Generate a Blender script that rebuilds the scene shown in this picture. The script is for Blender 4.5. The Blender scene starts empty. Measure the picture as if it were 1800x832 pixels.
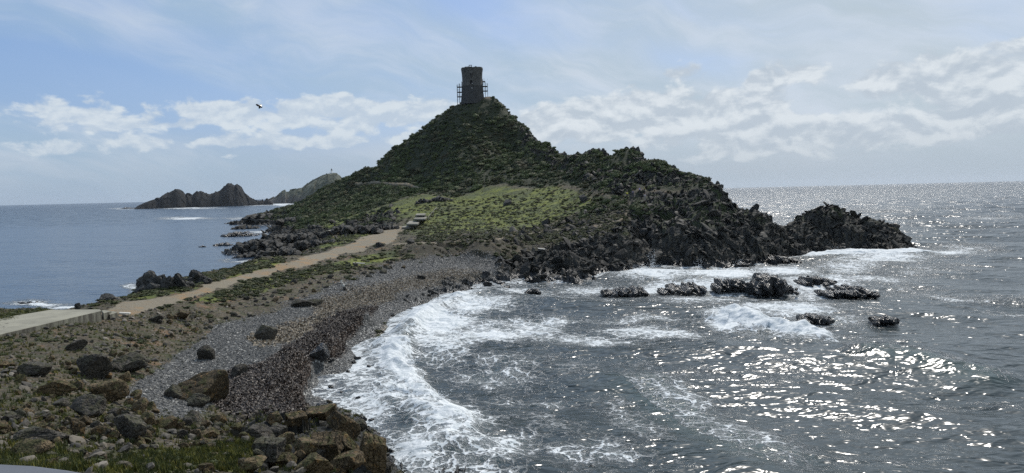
import bpy, math, random
import numpy as np
from mathutils import Matrix, Vector
R = math.radians
sc = bpy.context.scene
random.seed(7)
RNG = np.random.default_rng(11)

# ------------------------------------------------------------------ camera
F_PX, EYE = 1285.0, 15.0                 # focal length in photograph pixels (1800 wide), eye height over the sea
PITCH, ROLL = R(3.45), R(-1.37)
cam_d = bpy.data.cameras.new("camera"); cam_d.sensor_width = 36.0; cam_d.lens = 36.0 * F_PX / 1800
cam_d.clip_start = 0.05; cam_d.clip_end = 60000
cam = bpy.data.objects.new("camera", cam_d); sc.collection.objects.link(cam)
M3 = Matrix.Rotation(R(90) - PITCH, 3, 'X') @ Matrix.Rotation(ROLL, 3, 'Z')
cam.matrix_world = Matrix.Translation((0, 0, EYE)) @ M3.to_4x4()
sc.camera = cam
MN = np.array(M3)

# ------------------------------------------------------------------ light, sky, exposure
SUN_EL, SUN_AZ = R(46), R(22.5)            # azimuth clockwise from the view axis (+Y)
sc.view_settings.view_transform = 'Standard'; sc.view_settings.look = 'None'
sc.view_settings.gamma = 1.0; sc.view_settings.exposure = 0.12
sun_d = bpy.data.lights.new("sun", 'SUN'); sun_d.energy = 3.0; sun_d.angle = R(0.6); sun_d.color = (1, .95, .88)
sun = bpy.data.objects.new("sun", sun_d); sc.collection.objects.link(sun)
sdir = Vector((math.sin(SUN_AZ) * math.cos(SUN_EL), math.cos(SUN_AZ) * math.cos(SUN_EL), math.sin(SUN_EL)))
sun.rotation_euler = sdir.to_track_quat('Z', 'Y').to_euler()
sun.location = (0, 0, 300)

class NT:
    """small helper to write node graphs as expressions"""
    def __init__(s, tree): s.t = tree
    def n(s, typ, **kw):
        nd = s.t.nodes.new(typ)
        for k, v in kw.items(): setattr(nd, k, v)
        return nd
    def put(s, sock, v):
        if hasattr(v, 'is_linked') or isinstance(v, bpy.types.NodeSocket): s.t.links.new(v, sock)
        elif isinstance(v, (tuple, list)) and len(v) == 3 and sock.type == 'RGBA': sock.default_value = (*v, 1)
        else: sock.default_value = v
    def m(s, op, a, b=None, c=None, clamp=False):
        nd = s.n('ShaderNodeMath', operation=op, use_clamp=clamp)
        for i, v in enumerate((a, b, c)):
            if v is not None: s.put(nd.inputs[i], v)
        return nd.outputs[0]
    def vm(s, op, a, b=None):
        nd = s.n('ShaderNodeVectorMath', operation=op)
        s.put(nd.inputs[0], a)
        if b is not None: s.put(nd.inputs[3 if op == 'SCALE' else 1], b)
        return nd.outputs[0]
    def ramp(s, v, a, b, lo=0.0, hi=1.0):
        nd = s.n('ShaderNodeMapRange', interpolation_type='SMOOTHSTEP')
        for i, x in enumerate((v, a, b, lo, hi)): s.put(nd.inputs[i], x)
        return nd.outputs[0]
    def lin(s, v, a, b, lo=0.0, hi=1.0):
        nd = s.n('ShaderNodeMapRange')
        for i, x in enumerate((v, a, b, lo, hi)): s.put(nd.inputs[i], x)
        return nd.outputs[0]
    def noise(s, vec, scale, detail=4, rough=.55, dist=0.0, out=0):
        nd = s.n('ShaderNodeTexNoise')
        s.put(nd.inputs['Vector'], vec); s.put(nd.inputs['Scale'], scale)
        nd.inputs['Detail'].default_value = detail; nd.inputs['Roughness'].default_value = rough
        nd.inputs['Distortion'].default_value = dist
        return nd.outputs[out]
    def voro(s, vec, scale, feature='F1', out='Distance', rnd=1.0):
        nd = s.n('ShaderNodeTexVoronoi', feature=feature)
        s.put(nd.inputs['Vector'], vec); nd.inputs['Scale'].default_value = scale
        nd.inputs['Randomness'].default_value = rnd
        return nd.outputs[out]
    def mix(s, f, a, b, mode='MIX'):
        nd = s.n('ShaderNodeMix', data_type='RGBA', blend_type=mode)
        s.put(nd.inputs[0], f); s.put(nd.inputs[6], a); s.put(nd.inputs[7], b)
        return nd.outputs[2]
    def comb(s, x, y, z):
        nd = s.n('ShaderNodeCombineXYZ')
        for i, v in enumerate((x, y, z)): s.put(nd.inputs[i], v)
        return nd.outputs[0]
    def sep(s, v):
        nd = s.n('ShaderNodeSeparateXYZ'); s.put(nd.inputs[0], v); return nd.outputs
    def attr(s, name):
        nd = s.n('ShaderNodeAttribute', attribute_name=name); return nd
    def bump(s, h, strength, dist=1.0, normal=None):
        nd = s.n('ShaderNodeBump'); nd.inputs['Strength'].default_value = strength
        nd.inputs['Distance'].default_value = dist
        s.put(nd.inputs['Height'], h)
        if normal is not None: s.put(nd.inputs['Normal'], normal)
        return nd.outputs[0]

world = bpy.data.worlds.new("World"); sc.world = world; world.use_nodes = True
wt = world.node_tree; wt.nodes.clear(); W = NT(wt)
SKY_K = 0.10
sky = W.n('ShaderNodeTexSky', sky_type='NISHITA'); sky.sun_disc = False
sky.sun_elevation = SUN_EL; sky.sun_rotation = SUN_AZ; sky.air_density = 1.0; sky.dust_density = 1.5; sky.ozone_density = 2.0
d3 = W.n('ShaderNodeTexCoord').outputs['Generated']
dx, dy, dz = W.sep(d3)
az = W.m('MULTIPLY', W.m('ARCTAN2', dx, dy), 57.2958)
el = W.m('MULTIPLY', W.m('ARCSINE', dz), 57.2958)
ae = W.comb(az, el, 0.0)
def blob(cx, cy, rx, ry, ang=0.0):
    """soft ellipse in the sky, degrees of azimuth and elevation"""
    a = R(ang)
    x = W.m('SUBTRACT', az, cx); y = W.m('SUBTRACT', el, cy)
    xr = W.m('DIVIDE', W.m('ADD', W.m('MULTIPLY', x, math.cos(a)), W.m('MULTIPLY', y, math.sin(a))), rx)
    yr = W.m('DIVIDE', W.m('SUBTRACT', W.m('MULTIPLY', y, math.cos(a)), W.m('MULTIPLY', x, math.sin(a))), ry)
    r2 = W.m('ADD', W.m('MULTIPLY', xr, xr), W.m('MULTIPLY', yr, yr))
    return W.m('EXPONENT', W.m('MULTIPLY', r2, -1.0))
def addl(l):
    o = l[0]
    for x in l[1:]: o = W.m('ADD', o, x)
    return o
# high veil of cloud: dense to the right and overhead, torn open in the blue gaps
warp = W.vm('ADD', ae, W.vm('SCALE', W.vm('SUBTRACT', W.noise(ae, 0.06, 3, out=1), (0.5, .5, .5)), 9.0))
vs = W.vm('MULTIPLY', warp, (0.035, 0.14, 0))
rot = W.n('ShaderNodeMapping'); rot.inputs['Rotation'].default_value = (0, 0, R(14)); W.put(rot.inputs[0], warp)
vs2 = W.vm('MULTIPLY', rot.outputs[0], (0.05, 0.24, 0))
vn = W.m('ADD', W.m('MULTIPLY', W.noise(vs, 1.0, 5, .5), .5), W.m('ADD', W.m('MULTIPLY', W.noise(vs2, 1.0, 6, .55), .35), W.m('MULTIPLY', W.noise(W.vm('MULTIPLY', vs2, (1.6, 3.2, 1)), 1.0, 6, .6, .4), .15)))
gaps = addl([W.m('MULTIPLY', blob(-24, 6.6, 13, 2.3, -9), 1.05), W.m('MULTIPLY', blob(-34, 8.2, 8, 2.4, -5), .55),
             W.m('MULTIPLY', blob(-33, 14.5, 7, 1.7, 0), .35), W.m('MULTIPLY', blob(-3, 14.6, 8, 2.2, -12), .55),
             W.m('MULTIPLY', blob(14.5, 9.2, 5, 1.3, -14), .40), W.m('MULTIPLY', blob(34, 10.5, 3, 5, 0), .22),
             W.m('MULTIPLY', blob(-12, 4.6, 6, 1.0, 5), .35), W.m('MULTIPLY', blob(3, 11.4, 5, 1.2, -8), .25)])
veil = W.m('SUBTRACT', W.m('ADD', 0.70, W.m('MULTIPLY', W.m('SUBTRACT', vn, .5), 2.4)), gaps)
veil = W.m('ADD', veil, W.ramp(az, -10, 30, 0.0, .28))
veil = W.m('ADD', veil, W.ramp(el, 16, 40, 0, -.15))
veil = W.ramp(veil, 0.0, 1.0, 0.04, 0.93)
veilcol = W.mix(W.ramp(az, -30, 35), (3.55, 4.8, 6.1), (4.7, 5.5, 6.1))
veilcol = W.mix(W.ramp(W.noise(W.vm('MULTIPLY', rot.outputs[0], (.05, .19, 0)), 1.5, 6, .6), .38, .66), veilcol, (5.6, 6.3, 7.1))
veilcol = W.mix(W.ramp(el, 4.0, 0.0, 0, .6), veilcol, (3.8, 4.7, 5.7))
skyc = W.mix(0.5, sky.outputs[0], (1.5, 3.1, 6.6))
skyc = W.mix(veil, skyc, veilcol)
# low cumulus
def cumulus(cells, scale, thr, seed, lo, hi, col_top, col_base, amount=.95):
    global skyc
    mask = addl([W.m('MULTIPLY', blob(*c[:5]), c[5]) for c in cells])
    p = W.vm('ADD', W.vm('MULTIPLY', ae, (scale, scale * 1.75, 0)), (seed, seed * 1.7, 0))
    n1 = W.noise(p, 1.0, 8, .58, .25)
    puff = W.m('SUBTRACT', 1.0, W.voro(W.vm('ADD', p, W.vm('SCALE', W.noise(p, 2.0, 4, out=1), .5)), 2.2, 'SMOOTH_F1'))
    dens = W.m('ADD', W.m('MULTIPLY', n1, .75), W.m('MULTIPLY', puff, .25))
    dn = W.m('SUBTRACT', W.m('ADD', W.m('MULTIPLY', W.m('SUBTRACT', dens, .52), 2.4), W.m('MULTIPLY', mask, .85)), thr)
    a = W.m('MULTIPLY', W.ramp(dn, -.10, .22), W.m('MULTIPLY', W.ramp(mask, 0.05, .35), amount))
    # tops catch the sun, the thick middles and undersides are greyer
    up = W.vm('ADD', p, (0.02, 0.30, 0))
    n2 = W.noise(up, 1.0, 6, .58, .25)
    lit = W.m('ADD', W.m('MULTIPLY', W.ramp(W.m('SUBTRACT', n1, n2), -.10, .13), .8), W.m('MULTIPLY', puff, .25), None, True)
    col = W.mix(lit, col_base, col_top)
    skyc = W.mix(a, skyc, col)
TOP, BASE = (6.3, 6.95, 7.5), (4.4, 5.3, 6.4)
cumulus([(-30.5, 6.1, 4.6, 1.2, 0, 1.0), (-28.5, 5.3, 2.5, .6, 0, .7), (-24.3, 5.3, 1.6, .45, 0, .8), (-18.8, 6.0, 3.6, 1.2, -4, 1.05),
         (-21.8, 6.4, 2.4, .9, 0, .9), (-14.8, 7.0, 2.6, .8, 8, .95), (-11.6, 6.6, 2.6, .9, 0, .95), (-12.5, 5.2, 3.5, .8, 4, .8),
         (-8.6, 6.2, 2.8, 1.0, 0, .9), (-5.2, 6.6, 3.2, 1.3, 0, .9), (-24, 4.1, 7.5, .55, 0, .72), (-33, 3.4, 5, .8, 0, .62),
         (-15, 4.1, 5, .6, 0, .75), (-8.5, 4.3, 1.6, .6, 0, .8), (-21, 3.1, 1.2, .35, 0, .7)], .36, .50, 3.1, 0, 1, TOP, (4.5, 5.4, 6.5))
cumulus([(6, 5.9, 5, 1.8, 0, .75), (12, 5.9, 5, 1.9, 0, .85), (18, 5.2, 4, 1.9, 0, .8), (13, 8.6, 1.4, .8, 0, .85), (19, 7.9, 1.6, 1.1, 0, .95),
         (22.3, 8.2, 1.5, .9, 0, .8), (27, 7.1, 2.6, 1.5, 0, .95), (31, 7.0, 2.8, 1.4, 0, .95), (36, 8.6, 2.6, .9, 4, .95), (34, 5.8, 4, 1.8, 0, .85),
         (22, 3.9, 10, 1.3, 0, .72), (30, 3.6, 6, 1.0, 0, .72), (2, 4.6, 5, 1.4, 0, .6), (17, 2.5, 9, .8, 0, .5), (37, 4.0, 5, 1.2, 0, .7)],
        .30, .40, 8.4, 0, 1, (6.9, 7.4, 7.8), (4.3, 5.0, 5.8), .9)
# pale air towards the horizon
skyc = W.mix(W.ramp(el, 5.5, 0.0, 0.0, .62), skyc, W.mix(W.ramp(az, -35, 25), (3.3, 4.25, 5.3), (4.0, 4.65, 5.3)))
skyc = W.mix(W.ramp(el, -0.5, -4, 0.0, 1), skyc, (.35, .5, .6))
bg = W.n('ShaderNodeBackground'); W.put(bg.inputs[0], skyc); bg.inputs[1].default_value = SKY_K
wo = W.n('ShaderNodeOutputWorld'); wt.links.new(bg.outputs[0], wo.inputs[0])
world.cycles.sampling_method = 'MANUAL'; world.cycles.sample_map_resolution = 512
sc.cycles.max_bounces = 5; sc.cycles.diffuse_bounces = 2; sc.cycles.glossy_bounces = 2; sc.cycles.transmission_bounces = 2
sc.cycles.volume_bounces = 0; sc.cycles.use_denoising = False; sc.cycles.sample_clamp_indirect = 2.5; sc.cycles.sample_clamp_direct = 6.0; sc.cycles.caustics_reflective = False; sc.cycles.caustics_refractive = False

# ------------------------------------------------------------------ projection helpers (photograph pixel <-> world)
CAMP = np.array([0, 0, EYE])
def ray(px, py):
    l = np.stack([(np.asarray(px, float) - 900) / F_PX, -(np.asarray(py, float) - 416) / F_PX, -np.ones_like(np.asarray(px, float))], -1)
    return l @ MN.T
def at_z(px, py, z):
    d = ray(px, py); t = (z - EYE) / d[..., 2]; return CAMP + d * t[..., None]
def at_y(px, py, Y):
    d = ray(px, py); t = Y / d[..., 1]; return CAMP + d * t[..., None]
def proj(P):
    l = (P - CAMP) @ MN
    w = np.maximum(-l[..., 2], 1e-3)
    return 900 + F_PX * l[..., 0] / w, 416 - F_PX * l[..., 1] / w

# ------------------------------------------------------------------ noise (numpy)
def _h(ix, iy, iz, seed):
    n = (ix.astype(np.int64) * 374761393 + iy.astype(np.int64) * 668265263 + iz * 1274126177 + seed * 974634777) & 0xffffffff
    n = ((n ^ (n >> 13)) * 1274126177) & 0xffffffff
    n = ((n ^ (n >> 16)) * 2246822519) & 0xffffffff
    n = n ^ (n >> 15)
    return (n & 0xffffff) / float(0x1000000)
def vn2(x, y, seed=0):
    ix, iy = np.floor(x), np.floor(y); fx, fy = x - ix, y - iy
    fx = fx * fx * (3 - 2 * fx); fy = fy * fy * (3 - 2 * fy); z = np.int64(0)
    a = _h(ix, iy, z, seed); b = _h(ix + 1, iy, z, seed); c = _h(ix, iy + 1, z, seed); d = _h(ix + 1, iy + 1, z, seed)
    return (a + (b - a) * fx) * (1 - fy) + (c + (d - c) * fx) * fy
def fbm2(x, y, octv=4, seed=0, gain=.5):
    s = 0; a = 1.0; t = 0
    for k in range(octv):
        s = s + a * vn2(x * 2 ** k + 17.3 * k, y * 2 ** k - 9.1 * k, seed + k); t += a; a *= gain
    return s / t * 2 - 1
def vn3(x, y, z, seed=0):
    ix, iy, iz = np.floor(x), np.floor(y), np.floor(z); fx, fy, fz = x - ix, y - iy, z - iz
    fx = fx * fx * (3 - 2 * fx); fy = fy * fy * (3 - 2 * fy); fz = fz * fz * (3 - 2 * fz); izi = iz.astype(np.int64)
    def pl(zz):
        a = _h(ix, iy, zz, seed); b = _h(ix + 1, iy, zz, seed); c = _h(ix, iy + 1, zz, seed); d = _h(ix + 1, iy + 1, zz, seed)
        return (a + (b - a) * fx) * (1 - fy) + (c + (d - c) * fx) * fy
    return pl(izi) * (1 - fz) + pl(izi + 1) * fz
def fbm3(x, y, z, octv=3, seed=0):
    s = 0; a = 1.0; t = 0
    for k in range(octv):
        s = s + a * vn3(x * 2 ** k + 7.7 * k, y * 2 ** k, z * 2 ** k + 3.1 * k, seed + k); t += a; a *= .5
    return s / t * 2 - 1
def facets(x, y, seed=0, tilt=1.0):
    """cells of randomly tilted planes: broken, blocky rock.  returns height (-1..1) and crack distance"""
    ix, iy = np.floor(x), np.floor(y); z = np.int64(0)
    best = np.full(x.shape, 9.0); sec = np.full(x.shape, 9.0); hh = np.zeros(x.shape)
    for i in (-1, 0, 1):
        for j in (-1, 0, 1):
            cx, cy = ix + i, iy + j
            px = cx + _h(cx, cy, z, seed); py = cy + _h(cx, cy, z, seed + 1)
            dx_, dy_ = x - px, y - py; d = dx_ * dx_ + dy_ * dy_
            h = (_h(cx, cy, z, seed + 2) - .5) * 1.2 + tilt * (dx_ * (_h(cx, cy, z, seed + 3) - .5) + dy_ * (_h(cx, cy, z, seed + 4) - .5)) * 2
            m = d < best
            sec = np.where(m, best, np.minimum(sec, d)); hh = np.where(m, h, hh); best = np.where(m, d, best)
    return hh, np.sqrt(sec) - np.sqrt(best)
def sstep(a, b, x):
    t = np.clip((x - a) / (b - a), 0, 1); return t * t * (3 - 2 * t)

# ------------------------------------------------------------------ mesh helpers
def np_mesh(name, V, faces, attrs=None, smooth=False, mat=None):
    """V (n,3); faces (m,k) array of one face size"""
    me = bpy.data.meshes.new(name); faces = np.asarray(faces); k = faces.shape[1]
    me.vertices.add(len(V)); me.vertices.foreach_set('co', np.ascontiguousarray(V, np.float32).ravel())
    me.loops.add(faces.size); me.loops.foreach_set('vertex_index', faces.astype(np.int32).ravel())
    me.polygons.add(len(faces)); me.polygons.foreach_set('loop_start', np.arange(0, faces.size, k, dtype=np.int32))
    me.polygons.foreach_set('use_smooth', np.full(len(faces), smooth))
    for nm, A in (attrs or {}).items():
        a = me.attributes.new(nm, 'FLOAT_COLOR', 'POINT')
        a.data.foreach_set('color', np.ascontiguousarray(A, np.float32).ravel())
    me.update(calc_edges=True)
    if mat: me.materials.append(mat)
    return me
def link(name, me, parent=None):
    o = bpy.data.objects.new(name, me); sc.collection.objects.link(o)
    if parent is not None: o.parent = parent
    return o
def tag(o, label=None, cat=None, group=None, kind=None):
    if label: o['label'] = label
    if cat: o['category'] = cat
    if group: o['group'] = group
    if kind: o['kind'] = kind
    return o
def empty(name, loc=(0, 0, 0), rz=0.0):
    o = bpy.data.objects.new(name, None); sc.collection.objects.link(o); o.location = loc; o.rotation_euler[2] = rz
    return o
def grid_faces(nr, nc):
    i = np.arange(nr - 1)[:, None] * nc + np.arange(nc - 1)[None, :]
    return np.stack([i, i + 1, i + nc + 1, i + nc], -1).reshape(-1, 4)

# ------------------------------------------------------------------ materials
def new_mat(name):
    m = bpy.data.materials.new(name); m.use_nodes = True; t = m.node_tree; t.nodes.clear(); N = NT(t)
    b = N.n('ShaderNodeBsdfPrincipled'); o = N.n('ShaderNodeOutputMaterial'); t.links.new(b.outputs[0], o.inputs[0])
    return m, N, b
def simple_mat(name, col, rough=.8, var=.25, scale=3.0, metallic=0.0, bump=.2):
    m, N, b = new_mat(name); p = N.n('ShaderNodeTexCoord').outputs['Object']
    n = N.noise(p, scale, 5)
    c = N.mix(N.ramp(n, .3, .7), tuple(x * (1 - var) for x in col), tuple(min(1, x * (1 + var)) for x in col))
    N.put(b.inputs['Base Color'], c); b.inputs['Roughness'].default_value = rough; b.inputs['Metallic'].default_value = metallic
    N.put(b.inputs['Normal'], N.bump(N.noise(p, scale * 6, 4), bump, .05))
    return m
def rock_mat(name, dark, light, ochre, rough=.75, scale=1.0, ochre_amt=.5, moss=0.0):
    """weathered stone: grey-brown body, ochre lichen, cracks; colour drifts between stones through the object's own random number"""
    m, N, b = new_mat(name); p = N.n('ShaderNodeNewGeometry').outputs['Position']
    rnd = N.n('ShaderNodeObjectInfo').outputs['Random']
    big = N.noise(p, .55 * scale, 5, .6, .4); fine = N.noise(p, 7 * scale, 6, .65)
    c = N.mix(N.ramp(N.m('ADD', big, N.m('MULTIPLY', N.m('SUBTRACT', rnd, .5), .25)), .3, .7), dark, light)
    c = N.mix(N.m('MULTIPLY', N.ramp(N.noise(p, 1.7 * scale, 5, .6, .6), .56, .68), ochre_amt), c, ochre)
    c = N.mix(N.ramp(fine, .35, .75, 0, .55), c, tuple(x * 1.9 for x in light))
    if moss:
        up = N.sep(N.n('ShaderNodeNewGeometry').outputs['Normal'])[2]
        mm = N.m('MULTIPLY', N.ramp(N.m('ADD', N.noise(p, .9 * scale, 6, .65), N.m('MULTIPLY', rnd, .12)), .52, .62), N.ramp(up, .1, .6))
        c = N.mix(N.m('MULTIPLY', mm, moss), c, (.062, .066, .022))
    cr = N.voro(N.vm('ADD', p, N.vm('SCALE', N.noise(p, 1.5 * scale, 3, out=1), .9)), 1.3 * scale, 'DISTANCE_TO_EDGE')
    c = N.mix(N.ramp(cr, .0, .035, .75, 0), c, tuple(x * .35 for x in dark))
    N.put(b.inputs['Base Color'], c); b.inputs['Roughness'].default_value = rough; b.inputs['Specular IOR Level'].default_value = .22 if rough > .5 else .45
    h = N.m('ADD', N.m('MULTIPLY', N.ramp(cr, 0, .08), .35), N.m('ADD', N.m('MULTIPLY', fine, .3), N.noise(p, 2.2 * scale, 5, .6)))
    N.put(b.inputs['Normal'], N.bump(h, .9, .22))
    return m

M_ROCK = rock_mat('dark_coastal_rock', (.018, .019, .019), (.055, .054, .050), (.105, .078, .045), .72, 1.0, .35)
M_NEARROCK = rock_mat('ochre_brown_rock', (.038, .030, .019), (.155, .115, .066), (.28, .155, .052), .85, 2.0, .85, .8)
M_GREYROCK = rock_mat('grey_boulder_rock', (.030, .028, .025), (.092, .083, .069), (.15, .11, .06), .82, 2.2, .45, .45)
M_WETROCK = rock_mat('wet_sea_rock', (.010, .0105, .011), (.026, .026, .026), (.05, .045, .035), .28, 1.3, .3)

# ------------------------------------------------------------------ the land: control points traced once, then one height map in metres
CP = []                                   # rows: X, Y, Z
def cz(*pts):
    for x, y, z in pts: CP.append(at_z(x, y, z))
def cy(*pts):
    for x, y, Y in pts: CP.append(at_y(x, y, Y))
def cw(*pts):
    for u, Y, z in pts: CP.append(np.array([u * Y, Y, z]))
# ground under and right below the viewpoint
cw(*[(u, 2.5, 13.2) for u in (-1, -.5, 0, .5, 1)], *[(u, 6, 11.9) for u in (-1, -.5, 0)], (.5, 6, 10.5), (1, 6, 9.5),
   (-1, 11, 10.2), (-.5, 11, 10.0), (-.15, 11, 9.5), (.1, 12, 7.5), (.35, 12, 5.0), (.7, 12, 3.0),
   (.02, 20, 3.2), (.2, 20, 1.0), (.4, 22, -1.5), (-.02, 28, 1.2), (-.04, 34, .6), (.1, 30, -1.0), (.25, 40, -3), (.6, 30, -3), (.9, 18, -2))
cz((0, 832, 8.3), (100, 832, 8.3), (200, 832, 7.9), (300, 832, 6.9), (400, 832, 5.6), (500, 832, 4.6), (600, 832, 3.6), (655, 832, 2.4), (700, 832, .1), (770, 832, .0), (830, 828, -.6),
   (0, 780, 7.5), (100, 780, 7.2), (200, 770, 6.5), (300, 770, 5.4), (400, 770, 4.6), (500, 770, 4.0), (580, 765, 3.5), (630, 770, 2.9), (660, 790, 2.0), (690, 790, -.3),
   (640, 735, -.1), (600, 722, .25), (555, 712, .5), (680, 760, -.5), (560, 745, 2.2), (620, 748, 1.6),
   (0, 720, 6.8), (100, 720, 6.1), (200, 720, 4.9), (300, 720, 3.6), (400, 720, 2.6), (480, 725, 2.0), (520, 722, 1.2),
   (390, 680, 2.5), (450, 680, 2.4), (508, 680, 2.2), (520, 700, .55), (545, 680, .2), (560, 700, 0.05),
   (0, 650, 5.8), (100, 650, 5.2), (200, 650, 4.0), (300, 650, 2.8), (400, 640, 2.45), (480, 640, 2.4), (530, 625, 2.3), (548, 655, .45), (590, 660, .0),
   (0, 610, 5.2), (80, 600, 5.0), (160, 590, 4.7), (220, 600, 4.0), (280, 600, 3.2), (350, 600, 2.6), (450, 590, 2.4), (530, 585, 2.4), (570, 590, 2.2), (592, 605, .7), (640, 600, .05),
   (180, 562, 4.6), (250, 550, 4.4), (320, 560, 3.4), (420, 550, 2.6), (520, 545, 2.5), (600, 545, 2.35), (632, 548, 2.2), (655, 558, .6), (700, 552, .0),
   (300, 522, 4.5), (370, 520, 4.0), (450, 515, 3.1), (550, 510, 2.6), (650, 510, 2.2), (720, 515, 1.2), (770, 520, .05),
   (400, 492, 4.4), (500, 490, 3.5), (600, 485, 2.9), (700, 480, 2.4), (800, 482, 1.5), (850, 499, .0), (862, 482, .9),
   (500, 466, 4.5), (600, 460, 3.8), (700, 458, 3.1), (800, 455, 2.7), (860, 458, 2.4), (890, 470, 1.6),
   (600, 430, 5.0), (560, 447, 4.6), (650, 415, 5.4), (690, 402, 6.2),
   # earth bank at the head of the beach
   (760, 437, 4.6), (800, 429, 5.0), (850, 430, 5.1), (720, 440, 4.4), (880, 424, 5.4))
cw((-.62, 74, 3.9))
# sea edge on the isthmus' west side, falling away unseen
for x, y, z in ((-260, 560, 4.2), (-120, 556, 4.0), (0, 553, 3.9), (60, 549, 3.9), (120, 544, 3.9), (175, 534, 3.6), (240, 512, 3.4), (300, 500, 3.3), (360, 486, 3.2), (420, 470, 3.2), (470, 459, 3.2)):
    p = at_z(x, y, z); CP.append(p); u = p[0] / p[1]
    for dY, zz in ((4, z - 2.6), (9, -.4), (16, -2.2)): CP.append(np.array([u * (p[1] + dY), p[1] + dY, zz]))
# left rocky coast and the low land behind it
cz((430, 453, -.2), (418, 437, -.3), (470, 440, 1.5), (460, 428, .4), (505, 440, 3.4), (540, 430, 4.2), (580, 418, 5.0), (630, 405, 5.6), (480, 412, -.1), (520, 415, 2.6),
   (560, 400, 4.5), (500, 398, .1), (485, 404, -.6), (440, 404, -.8), (470, 392, 1.2), (440, 396, .0), (420, 393, -.4))
cw((-.36, 150, -2.2), (-.33, 185, -2), (-.36, 240, -3), (-.38, 300, -3), (-.40, 380, -3), (-.42, 450, -4), (-.45, 600, -6), (-.33, 262, -1.2))
def sil(*pts):
    for x, y, Y, dY, dz in pts:
        p = at_y(x, y, Y); CP.append(p); u = p[0] / p[1]
        CP.append(np.array([u * (Y + dY), Y + dY, p[2] - dz])); CP.append(np.array([u * (Y + dY * 3.2), Y + dY * 3.2, min(p[2] - dz * 3.2, -3)]))
sil((840, 174, 325, 14, 5), (868, 171, 324, 16, 8), (812, 179, 325, 14, 6), (795, 184, 328, 18, 10), (760, 208, 335, 20, 12), (720, 240, 345, 20, 12), (680, 268, 355, 20, 12), (640, 297, 370, 20, 11),
    (600, 320, 390, 22, 10), (560, 341, 410, 24, 8), (525, 356, 430, 24, 7), (490, 366, 440, 25, 6), (455, 376, 440, 25, 5),
    (886, 184, 320, 16, 10), (905, 205, 314, 18, 12), (925, 224, 306, 18, 12), (940, 246, 298, 18, 12), (965, 264, 286, 18, 11), (988, 274, 272, 18, 9), (1012, 274, 258, 18, 8),
    (1032, 273, 248, 18, 9), (1052, 266, 240, 16, 10), (1082, 270, 228, 16, 10), (1110, 266, 218, 16, 10), (1132, 280, 210, 16, 10), (1160, 290, 202, 16, 9), (1187, 301, 194, 16, 9),
    (1215, 312, 187, 15, 8), (1252, 324, 178, 14, 8), (1272, 334, 173, 13, 8), (1284, 356, 170, 12, 6), (1300, 370, 167, 12, 5), (1335, 378, 165, 12, 5), (1360, 394, 163, 12, 4),
    (1378, 404, 170, 9, 3), (1402, 390, 176, 9, 4), (1440, 375, 180, 9, 5), (1470, 368, 183, 9, 6), (1495, 382, 182, 9, 5), (1530, 390, 178, 9, 5), (1562, 397, 175, 9, 4), (1586, 414, 171, 8, 3), (1601, 434, 167, 6, 2))
cy((800, 230, 306), (840, 215, 309), (840, 255, 291), (840, 300, 270), (840, 335, 253), (840, 350, 238), (840, 380, 205), (840, 403, 180), (780, 250, 307), (780, 300, 284), (780, 335, 266), (780, 352, 240), (770, 385, 205),
   (740, 270, 319), (740, 310, 300), (700, 300, 322), (700, 328, 295), (700, 350, 262), (700, 370, 232), (700, 385, 212), (650, 320, 348), (650, 345, 305), (650, 365, 265), (650, 385, 232),
   (600, 345, 345), (600, 365, 298), (600, 385, 252), (600, 400, 215), (540, 370, 350), (540, 390, 290), (540, 405, 240), (500, 380, 372), (500, 392, 320),
   (880, 230, 305), (900, 262, 294), (920, 300, 262), (920, 330, 240), (920, 350, 222), (920, 380, 195), (920, 405, 172), (920, 422, 156), (920, 442, 145),
   (960, 290, 262), (1000, 295, 244), (1000, 320, 228), (1000, 350, 205), (1000, 380, 182), (1000, 400, 166), (1000, 425, 150), (1050, 300, 226), (1100, 295, 208), (1100, 322, 192), (1100, 350, 178), (1100, 375, 166),
   (1100, 400, 155), (1100, 430, 145), (1160, 320, 190), (1160, 350, 175), (1200, 335, 180), (1200, 362, 168), (1200, 390, 158), (1200, 420, 149), (1280, 375, 163), (1280, 402, 155), (1280, 430, 147), (1340, 402, 157), (1340, 428, 150),
   (1440, 400, 173), (1500, 405, 172), (1560, 412, 170))
cz((920, 470, 1.2), (910, 493, -.1), (1000, 460, 1.8), (1000, 494, -.1), (1050, 486, -.1), (1100, 455, 1.6), (1100, 476, -.1), (1150, 466, 0), (1200, 450, 1.7), (1200, 470, -.1), (1280, 465, .0), (1330, 464, -.1), (1355, 456, .2),
   (1400, 452, -.1), (1440, 443, .1), (1500, 441, .1), (1560, 442, .0), (1604, 442, -.2), (1650, 440, -2.5), (1620, 450, -2),
   (1500, 470, -3), (1400, 480, -2.5), (1300, 490, -2.5), (1200, 500, -3), (1100, 510, -3), (1000, 525, -2.5), (920, 520, -1.5), (860, 540, -1.5), (780, 570, -1.5), (720, 620, -1.5), (700, 700, -1.5), (760, 780, -2),
   (900, 600, -4), (1000, 700, -5), (1300, 600, -5), (1600, 600, -5), (1750, 480, -5), (1200, 760, -5), (1600, 780, -5))
cw((.60, 170, -5), (.56, 190, -5), (.45, 215, -5), (.35, 240, -5), (.30, 280, -5), (.2, 340, -5), (.1, 400, -5), (-.1, 460, -6), (-.25, 520, -6), (.5, 400, -8), (0, 640, -8), (-.4, 640, -8), (.6, 640, -8),
   (-.6, 120, -4), (-.7, 200, -5), (-1, 100, -3), (-1, 60, 4.4), (-1, 30, 7.2), (-.5, 110, -2.4))
CP = np.array(CP)
def dom(X, Y): return np.stack([X / Y * 3.0, np.log(Y) * 1.6], -1)
cpd = dom(CP[:, 0], CP[:, 1]); cc = .03
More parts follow.
